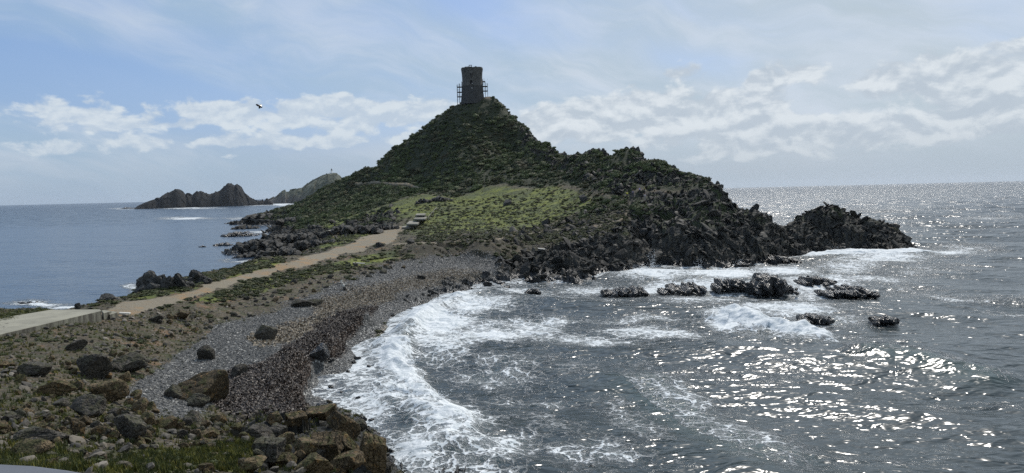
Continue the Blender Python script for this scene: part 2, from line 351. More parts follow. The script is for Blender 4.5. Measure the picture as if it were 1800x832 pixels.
def kern(a, b):
    d2 = ((a[:, None, :] - b[None, :, :]) ** 2).sum(-1); return -np.sqrt(d2 + cc * cc)
# heights are fitted after dividing by distance, so that errors stay even over the view
n = len(CP); K = kern(cpd, cpd) + np.eye(n) * -.0; P1 = np.ones((n, 1))
A = np.block([[K - 0.0008 * np.eye(n), P1], [P1.T, np.zeros((1, 1))]])
wts = np.linalg.lstsq(A, np.concatenate([(CP[:, 2] - EYE) / CP[:, 1], [0]]), rcond=1e-9)[0]
GU = np.linspace(-1.25, 1.0, 420); GL = np.linspace(math.log(2.2), math.log(640), 420)
gu, gl = np.meshgrid(GU, GL)
gd = np.stack([gu.ravel() * 3.0, gl.ravel() * 1.6], -1)
coarse = np.concatenate([kern(gd[i:i + 20000], cpd) @ wts[:-1] + wts[-1] for i in range(0, len(gd), 20000)]).reshape(gu.shape)
def base_h(X, Y):
    u = np.clip((X / Y - GU[0]) / (GU[1] - GU[0]), 0, len(GU) - 1.001); l = np.clip((np.log(Y) - GL[0]) / (GL[1] - GL[0]), 0, len(GL) - 1.001)
    i, j = l.astype(int), u.astype(int); fi, fj = l - i, u - j
    s = (coarse[i, j] * (1 - fj) + coarse[i, j + 1] * fj) * (1 - fi) + (coarse[i + 1, j] * (1 - fj) + coarse[i + 1, j + 1] * fj) * fi
    return EYE + s * Y

# ---- zones of ground cover, outlined on the ground
def poly_mask(px, py, poly, soft):
    """1 inside, 0 outside, soft edge"""
    poly = np.array(poly, float); ins = np.zeros(px.shape, bool); dmin = np.full(px.shape, 1e9)
    bb = (px > poly[:, 0].min() - 3 * soft) & (px < poly[:, 0].max() + 3 * soft) & (py > poly[:, 1].min() - 3 * soft) & (py < poly[:, 1].max() + 3 * soft)
    x, y = px[bb], py[bb]; I = np.zeros(x.shape, bool); D = np.full(x.shape, 1e9)
    for (x0, y0), (x1, y1) in zip(poly, np.roll(poly, -1, 0)):
        c = ((y0 > y) != (y1 > y)) & (x < (x1 - x0) * (y - y0) / (y1 - y0 + 1e-9) + x0); I ^= c
        t = np.clip(((x - x0) * (x1 - x0) + (y - y0) * (y1 - y0)) / ((x1 - x0) ** 2 + (y1 - y0) ** 2 + 1e-9), 0, 1)
        D = np.minimum(D, np.hypot(x - x0 - t * (x1 - x0), y - y0 - t * (y1 - y0)))
    out = np.zeros(px.shape); out[bb] = sstep(-soft, soft, np.where(I, D, -D)); return out
def line_mask(px, py, pts, w):
    D = np.full(px.shape, 1e9)
    for (x0, y0), (x1, y1) in zip(pts[:-1], pts[1:]):
        t = np.clip(((px - x0) * (x1 - x0) + (py - y0) * (y1 - y0)) / ((x1 - x0) ** 2 + (y1 - y0) ** 2), 0, 1)
        D = np.minimum(D, np.hypot(px - x0 - t * (x1 - x0), py - y0 - t * (y1 - y0)))
    return sstep(w * 1.5, w * .6, D)
Z_SAND = [(168, 549), (230, 530), (300, 518), (400, 491), (500, 463), (560, 446), (620, 427), (655, 410), (680, 397), (724, 399), (702, 411), (690, 425), (640, 438), (560, 460), (480, 482), (420, 499), (350, 518), (290, 543), (250, 552), (200, 556)]
Z_GRASS = [[(700, 402), (735, 376), (790, 352), (830, 338), (870, 325), (930, 335), (980, 330), (1040, 345), (1060, 365), (1000, 382), (960, 398), (880, 408), (800, 417), (730, 415)],
           [(545, 405), (575, 388), (640, 372), (700, 352), (740, 338), (800, 342), (800, 360), (740, 378), (700, 386), (650, 380), (620, 388), (590, 400)],
           [(545, 438), (575, 420), (625, 408), (655, 410), (600, 432)],
           [(225, 520), (300, 500), (370, 482), (430, 466), (500, 452), (500, 466), (400, 490), (300, 516), (235, 528)],
           [(340, 530), (400, 508), (480, 486), (580, 465), (700, 438), (700, 452), (600, 478), (520, 495), (430, 520), (380, 532)],
           [(180, 832), (240, 800), (330, 790), (420, 770), (470, 790), (430, 832)], [(0, 800), (60, 790), (140, 805), (160, 832), (0, 832)], [(0, 553), (120, 543), (100, 552), (0, 566)]]
Z_PEB = [(225, 700), (262, 655), (325, 612), (385, 572), (480, 548), (550, 515), (600, 500), (700, 466), (760, 448), (868, 448), (905, 480), (880, 500), (760, 530), (690, 560), (640, 620), (600, 680), (560, 730), (520, 700), (400, 700), (340, 735), (270, 730)]
Z_WEED = [(375, 705), (400, 660), (470, 630), (515, 598), (560, 572), (610, 545), (655, 538), (648, 560), (600, 600), (575, 635), (548, 662), (530, 695), (535, 730), (440, 740), (392, 728)]
Z_PALE = [(560, 560), (560, 530), (620, 512), (700, 494), (790, 478), (850, 480), (830, 492), (760, 502), (700, 516), (650, 535), (600, 548), (520, 590), (450, 610), (440, 590)]
Z_SCRUB = [[(455, 380), (520, 354), (560, 338), (600, 316), (640, 293), (700, 248), (760, 203), (812, 172), (890, 175), (945, 240), (990, 262), (1050, 256), (1110, 254), (1160, 280), (1250, 312), (1240, 330), (1180, 335), (1100, 332), (1040, 335), (1000, 325), (930, 330), (880, 322), (840, 336), (800, 345),
            (740, 340), (700, 352), (640, 372), (585, 388), (545, 404), (510, 400), (480, 388)], [(1040, 345), (1100, 350), (1100, 375), (1040, 380), (1000, 384)]]
Z_ROCK = [[(900, 215), (925, 224), (945, 240), (985, 264), (1050, 252), (1110, 250), (1180, 290), (1290, 316), (1370, 385), (1480, 350), (1625, 440), (1440, 455), (1380, 475), (1250, 480), (1100, 490), (1000, 505), (890, 500), (868, 478), (875, 455), (960, 436), (1030, 425), (1090, 405), (1110, 380), (1100, 350), (1050, 330), (985, 300), (920, 260)],
          [(400, 395), (440, 376), (500, 366), (530, 380), (545, 400), (580, 402), (640, 384), (690, 368), (700, 396), (650, 408), (570, 418), (535, 438), (470, 458), (400, 458)],
          [(390, 760), (480, 735), (560, 720), (640, 735), (700, 790), (700, 840), (430, 840)]]
Z_BANK = [(690, 446), (720, 432), (800, 424), (880, 420), (930, 425), (900, 446), (860, 452), (760, 448)]
Z_DARK = [(735, 420), (900, 409), (1000, 386), (1060, 366), (1112, 358), (1102, 395), (1030, 426), (930, 434), (880, 424), (760, 432)]
P_UP = [(625, 322), (660, 319), (690, 322), (715, 322), (735, 329)]
P_MID = [(690, 430), (760, 427), (850, 423), (900, 416), (960, 407), (1010, 402), (1060, 396), (1092, 386), (1110, 366), (1105, 348)]

def zones(X, Y, Z):
    px, py = proj(np.stack([X, Y, Z], -1))
    k = np.clip((py - 330) / 200, .15, 1.6)
    qx = px + 16 * k * fbm2(X * .35, Y * .2, 3, 5); qy = py + 7 * k * fbm2(X * .35 + 9, Y * .2, 3, 6)
    qx = qx + 5 * k * fbm2(X * 1.3, Y * .8, 3, 25); qy = qy + 2.5 * k * fbm2(X * 1.3, Y * .8, 3, 26)
    z = {}
    z['sand'] = np.maximum(poly_mask(qx, qy, Z_SAND, 3), .62 * line_mask(qx * .3 + px * .7, qy * .2 + py * .8, P_MID, 1.3))
    z['sand'] = np.maximum(z['sand'], .75 * line_mask(px, py, P_UP, 1.7))
    z['grass'] = np.max([poly_mask(qx + (10 * fbm2(X * .12, Y * .07, 4, 27) if i < 2 else 0), qy + (10 * fbm2(X * .12, Y * .07, 4, 28) if i < 2 else 0), g, 13 if i < 2 else 5) for i, g in enumerate(Z_GRASS)], 0)
    z['peb'] = poly_mask(qx, qy, Z_PEB, 9)
    z['weed'] = poly_mask(qx, qy, Z_WEED, 6)
    z['pale'] = poly_mask(qx, qy, Z_PALE, 10)
    z['scrub'] = np.max([poly_mask(qx, qy, g, 5) for g in Z_SCRUB], 0) * (Y > 60)
    z['rock'] = np.max([poly_mask(qx, qy, g, 9) for g in Z_ROCK], 0)
    z['bank'] = poly_mask(qx, qy, Z_BANK, 3)
    z['dark'] = poly_mask(qx, qy, Z_DARK, 7)
    rk = fbm2(X * .09 + 3, Y * .06, 4, 21)
    both = z['scrub'] * z['rock']                       # where maquis climbs over the crags they alternate
    z['rock'] = np.where(both > .01, z['rock'] * sstep(-.12, .1, rk + .15 * (px - 900) / 300), z['rock'])
    z['scrub'] = z['scrub'] * (1 - z['rock'])
    far = sstep(90, 130, Y)
    z['rock'] = np.maximum(z['rock'], sstep(1.3, .4, Z) * far)
    z['scrub'] = z['scrub'] * (1 - .95 * z['grass'])
    for q in ('scrub', 'rock'): z[q] = z[q] * (1 - sstep(.3, .8, z['sand'] * (q == 'rock' or 1)))
    return z, px, py

ROCKINESS_NEAR = .55
def full_h(X, Y, Z, z):
    """displacements: broken rock, hummocks, stones"""
    r = z['rock']; s = np.clip(Y / 150, .18, 1.25)
    f1, c1 = facets(X / 7.5 + .3 * fbm2(X * .2, Y * .2, 2, 3), Y / 8.5 + X / 22, 31, 1.2)
    f2, c2 = facets(X / 2.9 + .4 * fbm2(X * .5, Y * .5, 2, 4), Y / 3.3 + X / 9, 41, 1.3)
    f3, c3 = facets(X / 1.15, Y / 1.35 + X / 4, 51, 1.4)
    far = sstep(55, 110, Y)
    low = sstep(-1, 3.5, Z)
    rough = r * (far * ((.4 + .6 * low) * 1.15 * f1 + .75 * f2 + .35 * f3) + (1 - far) * (.16 * f2 + .38 * f3))
    rough = rough + r * far * .5 * fbm2(X * .16, Y * .16, 3, 8)
    h = Z + rough
    h = h + (1 - r) * s * .28 * fbm2(X * .3, Y * .3, 4, 12) * (1 - z['sand'] * .8) * (1 - .6 * z['peb'])
    h = h + z['scrub'] * (1.1 * fbm2(X * .13, Y * .10, 3, 14) + .5 * fbm2(X * .5, Y * .4, 3, 15))
    h = h + .045 * f3 * (1 - r) * (1 - z['sand']) * sstep(110, 60, Y)
    h = h + z['bank'] * .5 * f2
    return h, (c1, c2, c3)

NU, NL = 1500, 1050
u = np.linspace(-1.12, .80, NU); Lq = np.linspace(math.log(2.6), math.log(560), NL)
U, L = np.meshgrid(u, Lq); Yg = np.exp(L); Xg = U * Yg
Zb = base_h(Xg, Yg); ZN, gpx, gpy = zones(Xg, Yg, Zb)
Zg, _ = full_h(Xg, Yg, Zb, ZN)
Zg = Zg - .9 * ZN['scrub'] * sstep(200, 270, Yg)
# the seaweed bank ends in a small cliff: keep its top flat and its foot low
bx = gpx + 9 * fbm2(Xg * .9, Yg * .9, 3, 66); by = gpy + 6 * fbm2(Xg * .9 + 4, Yg * .9, 3, 67)
Zg = Zg + .6 * poly_mask(bx, by, Z_WEED, 1.2) * poly_mask(gpx, gpy, [(x + 34, y + 4) for x, y in Z_WEED], 26)
V = np.stack([Xg, Yg, Zg], -1)
sh = ZN['rock'] * sstep(60, 120, Yg)
V[..., 1] += sh * 1.3 * fbm2(Xg * .5 + Zg * .4, Zg * .6, 3, 61)   # crags lean and overhang a little
V[..., 0] += sh * .9 * fbm2(Yg * .3 + Zg * .5, Zg * .5, 3, 62)
A1 = np.stack([ZN['sand'], ZN['grass'], ZN['peb'], ZN['weed']], -1).reshape(-1, 4)
A2 = np.stack([ZN['rock'], ZN['scrub'], ZN['pale'], np.maximum(ZN['bank'] * .7, ZN['dark'] * .8 * (1 - ZN['sand'] * .8) * (1 - ZN['grass']))], -1).reshape(-1, 4)

def ground_material():
    m, N, b = new_mat('isthmus_ground'); p = N.n('ShaderNodeNewGeometry').outputs['Position']
    a1 = N.attr('zone_a'); a2 = N.attr('zone_b')
    s1 = N.n('ShaderNodeSeparateColor'); N.put(s1.inputs[0], a1.outputs['Color']); sand, grass, peb = s1.outputs; weed = a1.outputs['Alpha']
    s2 = N.n('ShaderNodeSeparateColor'); N.put(s2.inputs[0], a2.outputs['Color']); rock, scrub, pale = s2.outputs; bank = a2.outputs['Alpha']
    n1 = N.noise(p, .35, 6, .6); n2 = N.noise(p, 2.2, 6, .65); n3 = N.noise(p, 11, 5, .7)
    # dry earth and rubble with thin turf
    c = N.mix(N.ramp(n2, .35, .68), (.046, .038, .026), (.125, .102, .068))
    c = N.mix(N.m('MULTIPLY', N.ramp(n1, .55, .66), .6), c, (.22, .13, .07))
    c = N.mix(N.m('MULTIPLY', N.ramp(N.noise(p, .8, 6, .65), .47, .6), .75), c, (.050, .058, .022))
    st = N.voro(p, 3.2); c = N.mix(N.m('MULTIPLY', N.ramp(st, .32, .2), N.ramp(n1, .4, .55)), c, (.17, .16, .14))
    def edge(w, nn, sharp=.22): return N.ramp(N.m('ADD', w, N.m('MULTIPLY', N.m('SUBTRACT', nn, .5), .9)), .5 - sharp, .5 + sharp)
    cp = N.voro(p, 6.0, out='Color'); cps = N.n('ShaderNodeSeparateColor'); N.put(cps.inputs[0], cp)
    pebc = N.mix(cps.outputs[0], (.040, .042, .042), (.125, .125, .12)); pebc = N.mix(N.ramp(cps.outputs[1], .86, .93), pebc, (.42, .41, .38))
    c = N.mix(edge(peb, n2), c, pebc)
    c = N.mix(N.m('MULTIPLY', edge(pale, n2), .8), c, N.mix(n3, (.17, .15, .11), (.42, .37, .28)))
    wc = N.voro(p, 13.0, out='Color'); wcs = N.n('ShaderNodeSeparateColor'); N.put(wcs.inputs[0], wc)
    wcol = N.mix(wcs.outputs[0], (.024, .016, .012), (.075, .050, .036)); wcol = N.mix(N.ramp(wcs.outputs[1], .88, .95), wcol, (.30, .24, .2))
    c = N.mix(edge(weed, n2), c, wcol)
    g = N.mix(N.ramp(n1, .38, .62), (.062, .086, .024), (.175, .195, .030)); g = N.mix(N.m('MULTIPLY', N.ramp(n2, .42, .62), .5), g, (.065, .085, .03)); g = N.mix(N.m('MULTIPLY', N.ramp(N.noise(p, .07, 5, .6), .48, .62), .75), g, (.045, .058, .024))
    g = N.mix(N.m('MULTIPLY', N.ramp(n3, .5, .7), .5), g, (.16, .15, .06))
    c = N.mix(edge(grass, n2), c, g)
    rc = N.mix(N.ramp(n2, .3, .7), (.014, .015, .015), (.052, .052, .047))
    rc = N.mix(N.m('MULTIPLY', N.ramp(N.noise(p, .9, 6, .6, .5), .52, .62), .55), rc, (.085, .072, .048))
    rc = N.mix(N.m('MULTIPLY', N.ramp(n3, .55, .75), .6), rc, (.13, .125, .11))
    h = N.sep(p)[2]
    moss = N.m('MULTIPLY', N.ramp(N.noise(p, .22, 5, .6), .46, .56), N.ramp(h, 4, 9)); rc = N.mix(N.m('MULTIPLY', moss, .85), rc, (.030, .042, .014))
    rc = N.mix(N.ramp(h, 1.6, .3), rc, (.010, .0105, .011))
    c = N.mix(edge(rock, n2, .15), c, rc)
    c = N.mix(edge(scrub, n2, .15), c, N.mix(n2, (.016, .022, .011), (.045, .052, .026)))
    c = N.mix(bank, c, N.mix(n2, (.024, .022, .015), (.062, .054, .036)))
    sc_ = N.mix(n2, (.17, .146, .105), (.27, .235, .175)); sc_ = N.mix(N.m('MULTIPLY', N.ramp(n3, .55, .75), .5), sc_, (.15, .12, .08))
    sc_ = N.mix(N.ramp(n1, .5, .7), sc_, (.29, .19, .10))
    c = N.mix(edge(sand, n2, .18), c, sc_)
    N.put(b.inputs['Base Color'], c)
    wet = N.ramp(h, 1.15, .25); N.put(b.inputs['Specular IOR Level'], N.lin(wet, 0, 1, .22, .5)); N.put(b.inputs['Roughness'], N.lin(wet, 0, 1, .85, .3))
    hh = N.m('ADD', N.m('MULTIPLY', n2, .6), N.m('MULTIPLY', n3, .35)); hh = N.m('ADD', hh, N.m('MULTIPLY', N.m('MULTIPLY', st, peb), .5))
    hh = N.m('ADD', hh, N.m('MULTIPLY', N.voro(p, 1.6, 'F1'), N.m('MULTIPLY', rock, .8)))
    N.put(b.inputs['Normal'], N.bump(hh, .8, .35))
    return m
M_GROUND = ground_material()
fc = grid_faces(NU and NL, NU)
keep = (V[..., 2].reshape(-1)[fc].max(1) > -1.6)
fc = fc[keep]
used = np.zeros(NL * NU, bool); used[fc.ravel()] = True; remap = np.cumsum(used) - 1
terr = link('headland_terrain', np_mesh('headland_terrain', V.reshape(-1, 3)[used], remap[fc], {'zone_a': A1[used], 'zone_b': A2[used]}, False, M_GROUND))
tag(terr, kind='structure')
terr.data.shade_smooth() if False else None

def ground_z(x, y):
    """terrain height at a world point (with the displacement)"""
    X = np.atleast_1d(np.asarray(x, float)); Y = np.atleast_1d(np.asarray(y, float))
    jj = np.clip((X / Y - u[0]) / (u[1] - u[0]), 0, NU - 1).round().astype(int); ii = np.clip((np.log(Y) - Lq[0]) / (Lq[1] - Lq[0]), 0, NL - 1).round().astype(int)
    return Zg[ii, jj]
def on_ground(px, py, z0=4.0):
    """where the sight line through a pixel meets the terrain"""
    d = ray(px, py); Ys = np.exp(np.linspace(math.log(6), math.log(540), 3000)); t = Ys / d[1]
    P = CAMP + d * t[:, None]; g = base_h(P[:, 0], P[:, 1]); k = np.argmax(P[:, 2] <= g)
    return P[k] if P[k, 2] <= g[k] else at_z(px, py, 0)

# ------------------------------------------------------------------ the sea
def sea_material():
    m, N, b = new_mat('sea_water'); p = N.n('ShaderNodeNewGeometry').outputs['Position']
    a = N.attr('foam'); s = N.n('ShaderNodeSeparateColor'); N.put(s.inputs[0], a.outputs['Color']); foam, churn, shallow = s.outputs; calm = a.outputs['Alpha']
    x, y, z = N.sep(p); flat = N.comb(x, y, 0)
    dist = N.n('ShaderNodeVectorMath', operation='LENGTH'); N.put(dist.inputs[0], flat); D = dist.outputs['Value']
    wp = N.vm('ADD', flat, N.vm('SCALE', N.vm('SUBTRACT', N.noise(flat, .22, 4, out=1), (.5, .5, .5)), 3.2))
    n_l = N.noise(N.vm('MULTIPLY', wp, (.75, .62, 1)), .45, 7, .66, .5)
    n_f = N.noise(N.vm('MULTIPLY', wp, (1, .8, 1)), 2.6, 6, .7, .8)
    cell = N.voro(N.vm('ADD', wp, N.vm('SCALE', N.noise(flat, 1.1, 4, out=1), 1.3)), .75, 'DISTANCE_TO_EDGE')
    cell2 = N.voro(N.vm('ADD', wp, N.vm('SCALE', N.noise(flat, 2.4, 4, out=1), .8)), 2.1, 'DISTANCE_TO_EDGE')
    lace = N.m('MAXIMUM', N.ramp(cell, .13, .0), N.m('MULTIPLY', N.ramp(cell2, .10, .0), .8))
    v = N.m('ADD', N.m('MULTIPLY', n_l, .55), N.m('ADD', N.m('MULTIPLY', n_f, .28), N.m('MULTIPLY', lace, .20)))
    f = N.ramp(N.m('ADD', v, N.m('MULTIPLY', foam, .62)), .62, .86)
    f = N.m('MULTIPLY', f, N.ramp(foam, .02, .16))
    base = N.mix(N.ramp(D, 60, 700), (.030, .042, .046), (.016, .032, .048))
    base = N.mix(N.ramp(calm, .9, .3), base, (.012, .032, .062)); base = N.mix(shallow, base, (.055, .088, .082))  # calm water: deeper blue sky reflection put into the base colour; then shallows
    base = N.mix(churn, base, (.13, .17, .17))
    foamc = N.mix(N.ramp(n_f, .3, .7), (.42, .47, .49), (.80, .82, .83))
    N.put(b.inputs['Base Color'], N.mix(f, base, foamc))
    N.put(b.inputs['Roughness'], N.m('ADD', N.m('MULTIPLY', f, .55), N.lin(D, 60, 900, .19, .22))); b.inputs['IOR'].default_value = 1.33
    # ripples: three sizes, fading to what distance leaves of them
    wv = N.vm('MULTIPLY', flat, (.8, 1.25, 1))
    r1 = N.noise(wv, .50, 2, .5, .6); r2 = N.noise(wv, 1.5, 1, .5, .5); r3 = N.noise(N.vm('MULTIPLY', flat, (.6, 1.3, 1)), .13, 3, .55, .3)
    far = N.ramp(D, 150, 1200)
    h = N.m('ADD', N.m('MULTIPLY', r1, N.lin(D, 30, 1500, .42, 1.5)), N.m('MULTIPLY', r2, N.lin(D, 50, 260, .11, .02)))
    h = N.m('ADD', h, N.m('MULTIPLY', r3, N.lin(D, 100, 2500, .8, 9.0)))
    h = N.m('MULTIPLY', h, N.lin(calm, .2, 1, .45, 1))
    h = N.m('ADD', h, N.m('MULTIPLY', N.m('ADD', N.m('MULTIPLY', n_l, .9), f), N.m('MULTIPLY', f, .30)))
    bn = N.bump(h, 1.0, .85)
    # beyond a few hundred metres the bump is finer than the view can filter: tilt the normal directly
    q1 = N.vm('SUBTRACT', N.noise(N.vm('MULTIPLY', flat, (1, .5, 1)), .16, 1, .5, out=1), (.5, .5, .5)); q2 = N.vm('SUBTRACT', N.noise(flat, .9, 2, .6, out=1), (.5, .5, .5))
    q = N.vm('SCALE', N.vm('MULTIPLY', N.vm('ADD', q1, N.vm('SCALE', q2, .5)), (1, 1, 0)), calm)
    N.put(b.inputs['Normal'], N.vm('NORMALIZE', N.vm('ADD', bn, N.vm('SCALE', q, N.ramp(D, 170, 900, 0, 1.45)))))
    return m
M_SEA = sea_material()
SU, SL = 1500, 1150
us = np.linspace(-1.15, 1.0, SU); ls = np.concatenate([np.linspace(math.log(22), math.log(420), 900), np.linspace(math.log(424), math.log(14500), SL - 900)])
US, LS = np.meshgrid(us, ls); YS = np.exp(LS); XS = US * YS
spx, spy = proj(np.stack([XS, YS, np.zeros_like(XS)], -1))
step = np.maximum(YS * (us[1] - us[0]), YS * np.gradient(ls)[:, None])
ZS = np.zeros_like(XS)
wrng = np.random.default_rng(5)
lee = 1 - .72 * sstep(-.12, -.26, US) * sstep(560, 300, YS) - .45 * sstep(-.12, -.26, US)     # calmer water west of the isthmus
for lam, amp, nw in ((38, .42, 3), (19, .21, 5), (9, .085, 7), (4.6, .042, 9), (2.3, .023, 9), (1.2, .009, 9)):
    for k in range(nw):
        th = R(250 + wrng.normal() * 26); la = lam * wrng.uniform(.75, 1.3); ph = wrng.uniform(0, 6.28)
        q = (XS * math.cos(th) + YS * math.sin(th)) * 2 * math.pi / la + ph + 1.3 * fbm2(XS / la * .35, YS / la * .35, 2, 70 + k)
        w = 1 - 2 * np.abs(np.sin(q * .5))                                                        # peaked crests
        ZS += amp / math.sqrt(nw) * (.55 * w + .45 * np.cos(q)) * sstep(.5, .2, step / la) * lee
foam = np.zeros_like(XS); churn = np.zeros_like(XS); shal = np.zeros_like(XS)
jx = spx + 22 * fbm2(XS * .12, YS * .09, 3, 90) * np.clip((spy - 330) / 150, .1, 1.6); jy = spy + 9 * fbm2(XS * .12 + 5, YS * .09, 3, 91) * np.clip((spy - 330) / 150, .1, 1.6)
def fo(x, y, rx, ry, s, ang=0):
    s = min(s * 1.14, .95)
    a = R(ang); c_, s_ = math.cos(a), math.sin(a); ex, ey = (jx - x), (jy - y)
    return s * np.exp(-(((ex * c_ + ey * s_) / rx) ** 2 + ((ey * c_ - ex * s_) / ry) ** 2))
def crest(pts, amp, wf, wb, noise=.35, seed=0):
    """a breaking wave along a line: steep towards the shore (front side = left of travel), long behind"""
    P = np.array([at_z(x, y, 0)[:2] for x, y in pts])
    for _ in range(4): P = np.concatenate([P[:1], np.stack([.75 * P[:-1] + .25 * P[1:], .25 * P[:-1] + .75 * P[1:]], 1).reshape(-1, 2), P[-1:]])
    best = np.full(XS.shape, 1e9); sg = np.zeros(XS.shape); tt = np.zeros(XS.shape); acc = 0.0
    tot = np.hypot(*np.diff(P, axis=0).T).sum()
    for (x0, y0), (x1, y1) in zip(P[:-1], P[1:]):
        l = math.hypot(x1 - x0, y1 - y0)
        t = np.clip(((XS - x0) * (x1 - x0) + (YS - y0) * (y1 - y0)) / l ** 2, 0, 1); ddx = XS - x0 - t * (x1 - x0); ddy = YS - y0 - t * (y1 - y0)
        d = np.hypot(ddx, ddy); m = d < best; side = np.sign((x1 - x0) * ddy - (y1 - y0) * ddx)
        best = np.where(m, d, best); sg = np.where(m, side, sg); tt = np.where(m, (acc + t * l) / tot, tt); acc += l
    s = best * sg + 1.2 * noise * fbm2(XS * .3, YS * .3, 3, 80 + seed)
    prof = np.where(s > 0, np.exp(-(s / wf) ** 2), np.exp(-(s / wb) ** 2)) * np.clip(np.sin(np.pi * np.clip(tt, .02, .98)) * 2.2, 0, 1)
    return prof * (1 + noise * fbm2(XS * .5, YS * .5, 3, 95 + seed)), s, amp
def relief(c, foam_s, front_f):
    global ZS, foam, churn, shal
    prof, s, amp = c
    ZS += amp * prof; foam = np.maximum(foam, foam_s * np.clip(prof * 1.25, 0, 1) ** .7 * (s > -1.2 * abs(front_f)) )
    shal = np.maximum(shal, .9 * prof * (s <= 0)); return prof
# the surf around the bay: a long line of breakers
relief(crest([(880, 505), (800, 528), (735, 550), (700, 590), (705, 640), (735, 690), (790, 735), (850, 790), (900, 850)], 1.0, 1.3, 3.6, .7, 1), .66, 3)
relief(crest([(1235, 560), (1290, 552), (1350, 570), (1420, 588), (1490, 592)], 1.3, 1.7, 4.2, .7, 3), .80, 5)
relief(crest([(1130, 640), (1200, 690), (1290, 745), (1390, 790), (1480, 815)], .28, 1.5, 3.5, .4, 4), .40, 2)
relief(crest([(1480, 628), (1560, 618), (1640, 632), (1720, 655), (1810, 672)], .75, 2.2, 3.6, .4, 5), .18, 1)
relief(crest([(1400, 452), (1480, 444), (1560, 448), (1640, 442)], .9, 1.6, 5.0, .4, 6), .9, 3)
for a_ in [(620, 640, 60, 70, .58), (620, 720, 80, 60, .58), (720, 800, 90, 45, .60), (780, 600, 70, 40, .62), (900, 630, 110, 14, .36), (1010, 640, 90, 10, .30), (1080, 700, 110, 12, .26, 10), (900, 690, 80, 16, .30), (700, 640, 45, 70, .78), (760, 560, 90, 30, .80), (830, 535, 90, 22, .62), (860, 580, 90, 24, .66), (930, 570, 90, 14, .58, 3),
           (800, 740, 70, 60, .46), (860, 800, 90, 45, .52), (960, 740, 90, 30, .30, 20), (1010, 800, 110, 35, .34, 15), (1130, 735, 60, 26, .40, 25), (1080, 790, 110, 22, .42, 10), (980, 690, 60, 10, .38),
           (930, 510, 60, 10, .58), (1040, 500, 80, 10, .52), (1150, 478, 80, 11, .86), (1270, 478, 90, 11, .86), (1130, 505, 90, 9, .40), (1240, 520, 110, 12, .45), (1230, 500, 160, 13, .72), (1380, 470, 80, 11, .72), (1440, 500, 90, 24, .62), (1380, 540, 120, 15, .66), (1530, 490, 90, 14, .46),
           (1150, 585, 110, 12, .60, 4), (1060, 600, 80, 10, .55), (970, 560, 70, 10, .52), (1290, 545, 60, 14, .60, -6), (1360, 575, 90, 16, .78, 10), (1270, 565, 36, 18, .72), (1480, 560, 70, 12, .45),
           (1660, 440, 70, 8, .78), (1560, 452, 110, 7, .62), (1500, 462, 70, 14, .52), (1610, 470, 90, 12, .30), (1680, 520, 110, 5, .42, 2), (1770, 540, 60, 4, .45), (1580, 505, 90, 9, .28), (1750, 382, 60, 3, .5), (1500, 370, 120, 4, .28),
           (1000, 590, 160, 16, .44, 3), (880, 650, 120, 22, .40), (1120, 560, 120, 8, .42), (1000, 530, 120, 7, .42), (1180, 650, 140, 14, .24, 4), (1350, 650, 140, 22, .10), (1250, 720, 70, 18, .30, 30), (1340, 790, 90, 20, .34, 20), (1550, 800, 120, 14, .14), (1700, 700, 100, 10, .14),
           (70, 538, 55, 5, .78), (120, 545, 50, 4, .7), (240, 508, 14, 8, .6), (330, 384, 44, 1.8, .75), (420, 384, 40, 1.3, .45), (330, 366, 60, 1.3, .7), (440, 360, 40, 1.6, .9), (495, 359, 20, 3, .85), (540, 356, 30, 2, .5), (215, 367, 25, 1.2, .5),
           (440, 458, 45, 3, .55), (450, 409, 40, 3, .7), (400, 425, 20, 1.5, .3), (480, 396, 30, 2, .5), (1310, 385, 60, 5, .4), (1345, 395, 20, 8, .7)]: foam = np.maximum(foam, fo(*a_))
spray_noise = fbm2(XS * .9, YS * .9, 4, 77) * sstep(1.2, .3, step)
ZS += .26 * np.clip(foam, 0, .9) * spray_noise * sstep(600, 100, YS)
churn = np.clip(foam * 1.1 - .25, 0, .8) * sstep(400, 150, YS)
shal = np.clip(np.maximum(shal * .8, sstep(.25, .7, foam) * .5) + .0, 0, 1) * sstep(300, 150, YS)
# shore: water laps over the beach slope
Zsea = ZS * sstep(20, 26, YS)
g0 = base_h(XS, np.minimum(YS, 600)); Zsea = np.where(YS < 600, np.where(g0 > -1.2, Zsea * np.clip((.6 - g0) / 1.8, .12, 1), Zsea), Zsea)
shorefoam = sstep(-1.4, -.15, g0) * sstep(.8, .2, g0) * (YS < 300) * (US > -.3)
foam = np.maximum(foam, shorefoam * .5)
Fa = np.stack([foam, churn, shal, lee], -1).reshape(-1, 4)
VS = np.stack([XS, YS, Zsea], -1)
sea = link('sea', np_mesh('sea', VS.reshape(-1, 3), grid_faces(SL, SU), {'foam': Fa}, True, M_SEA)); tag(sea, kind='structure')

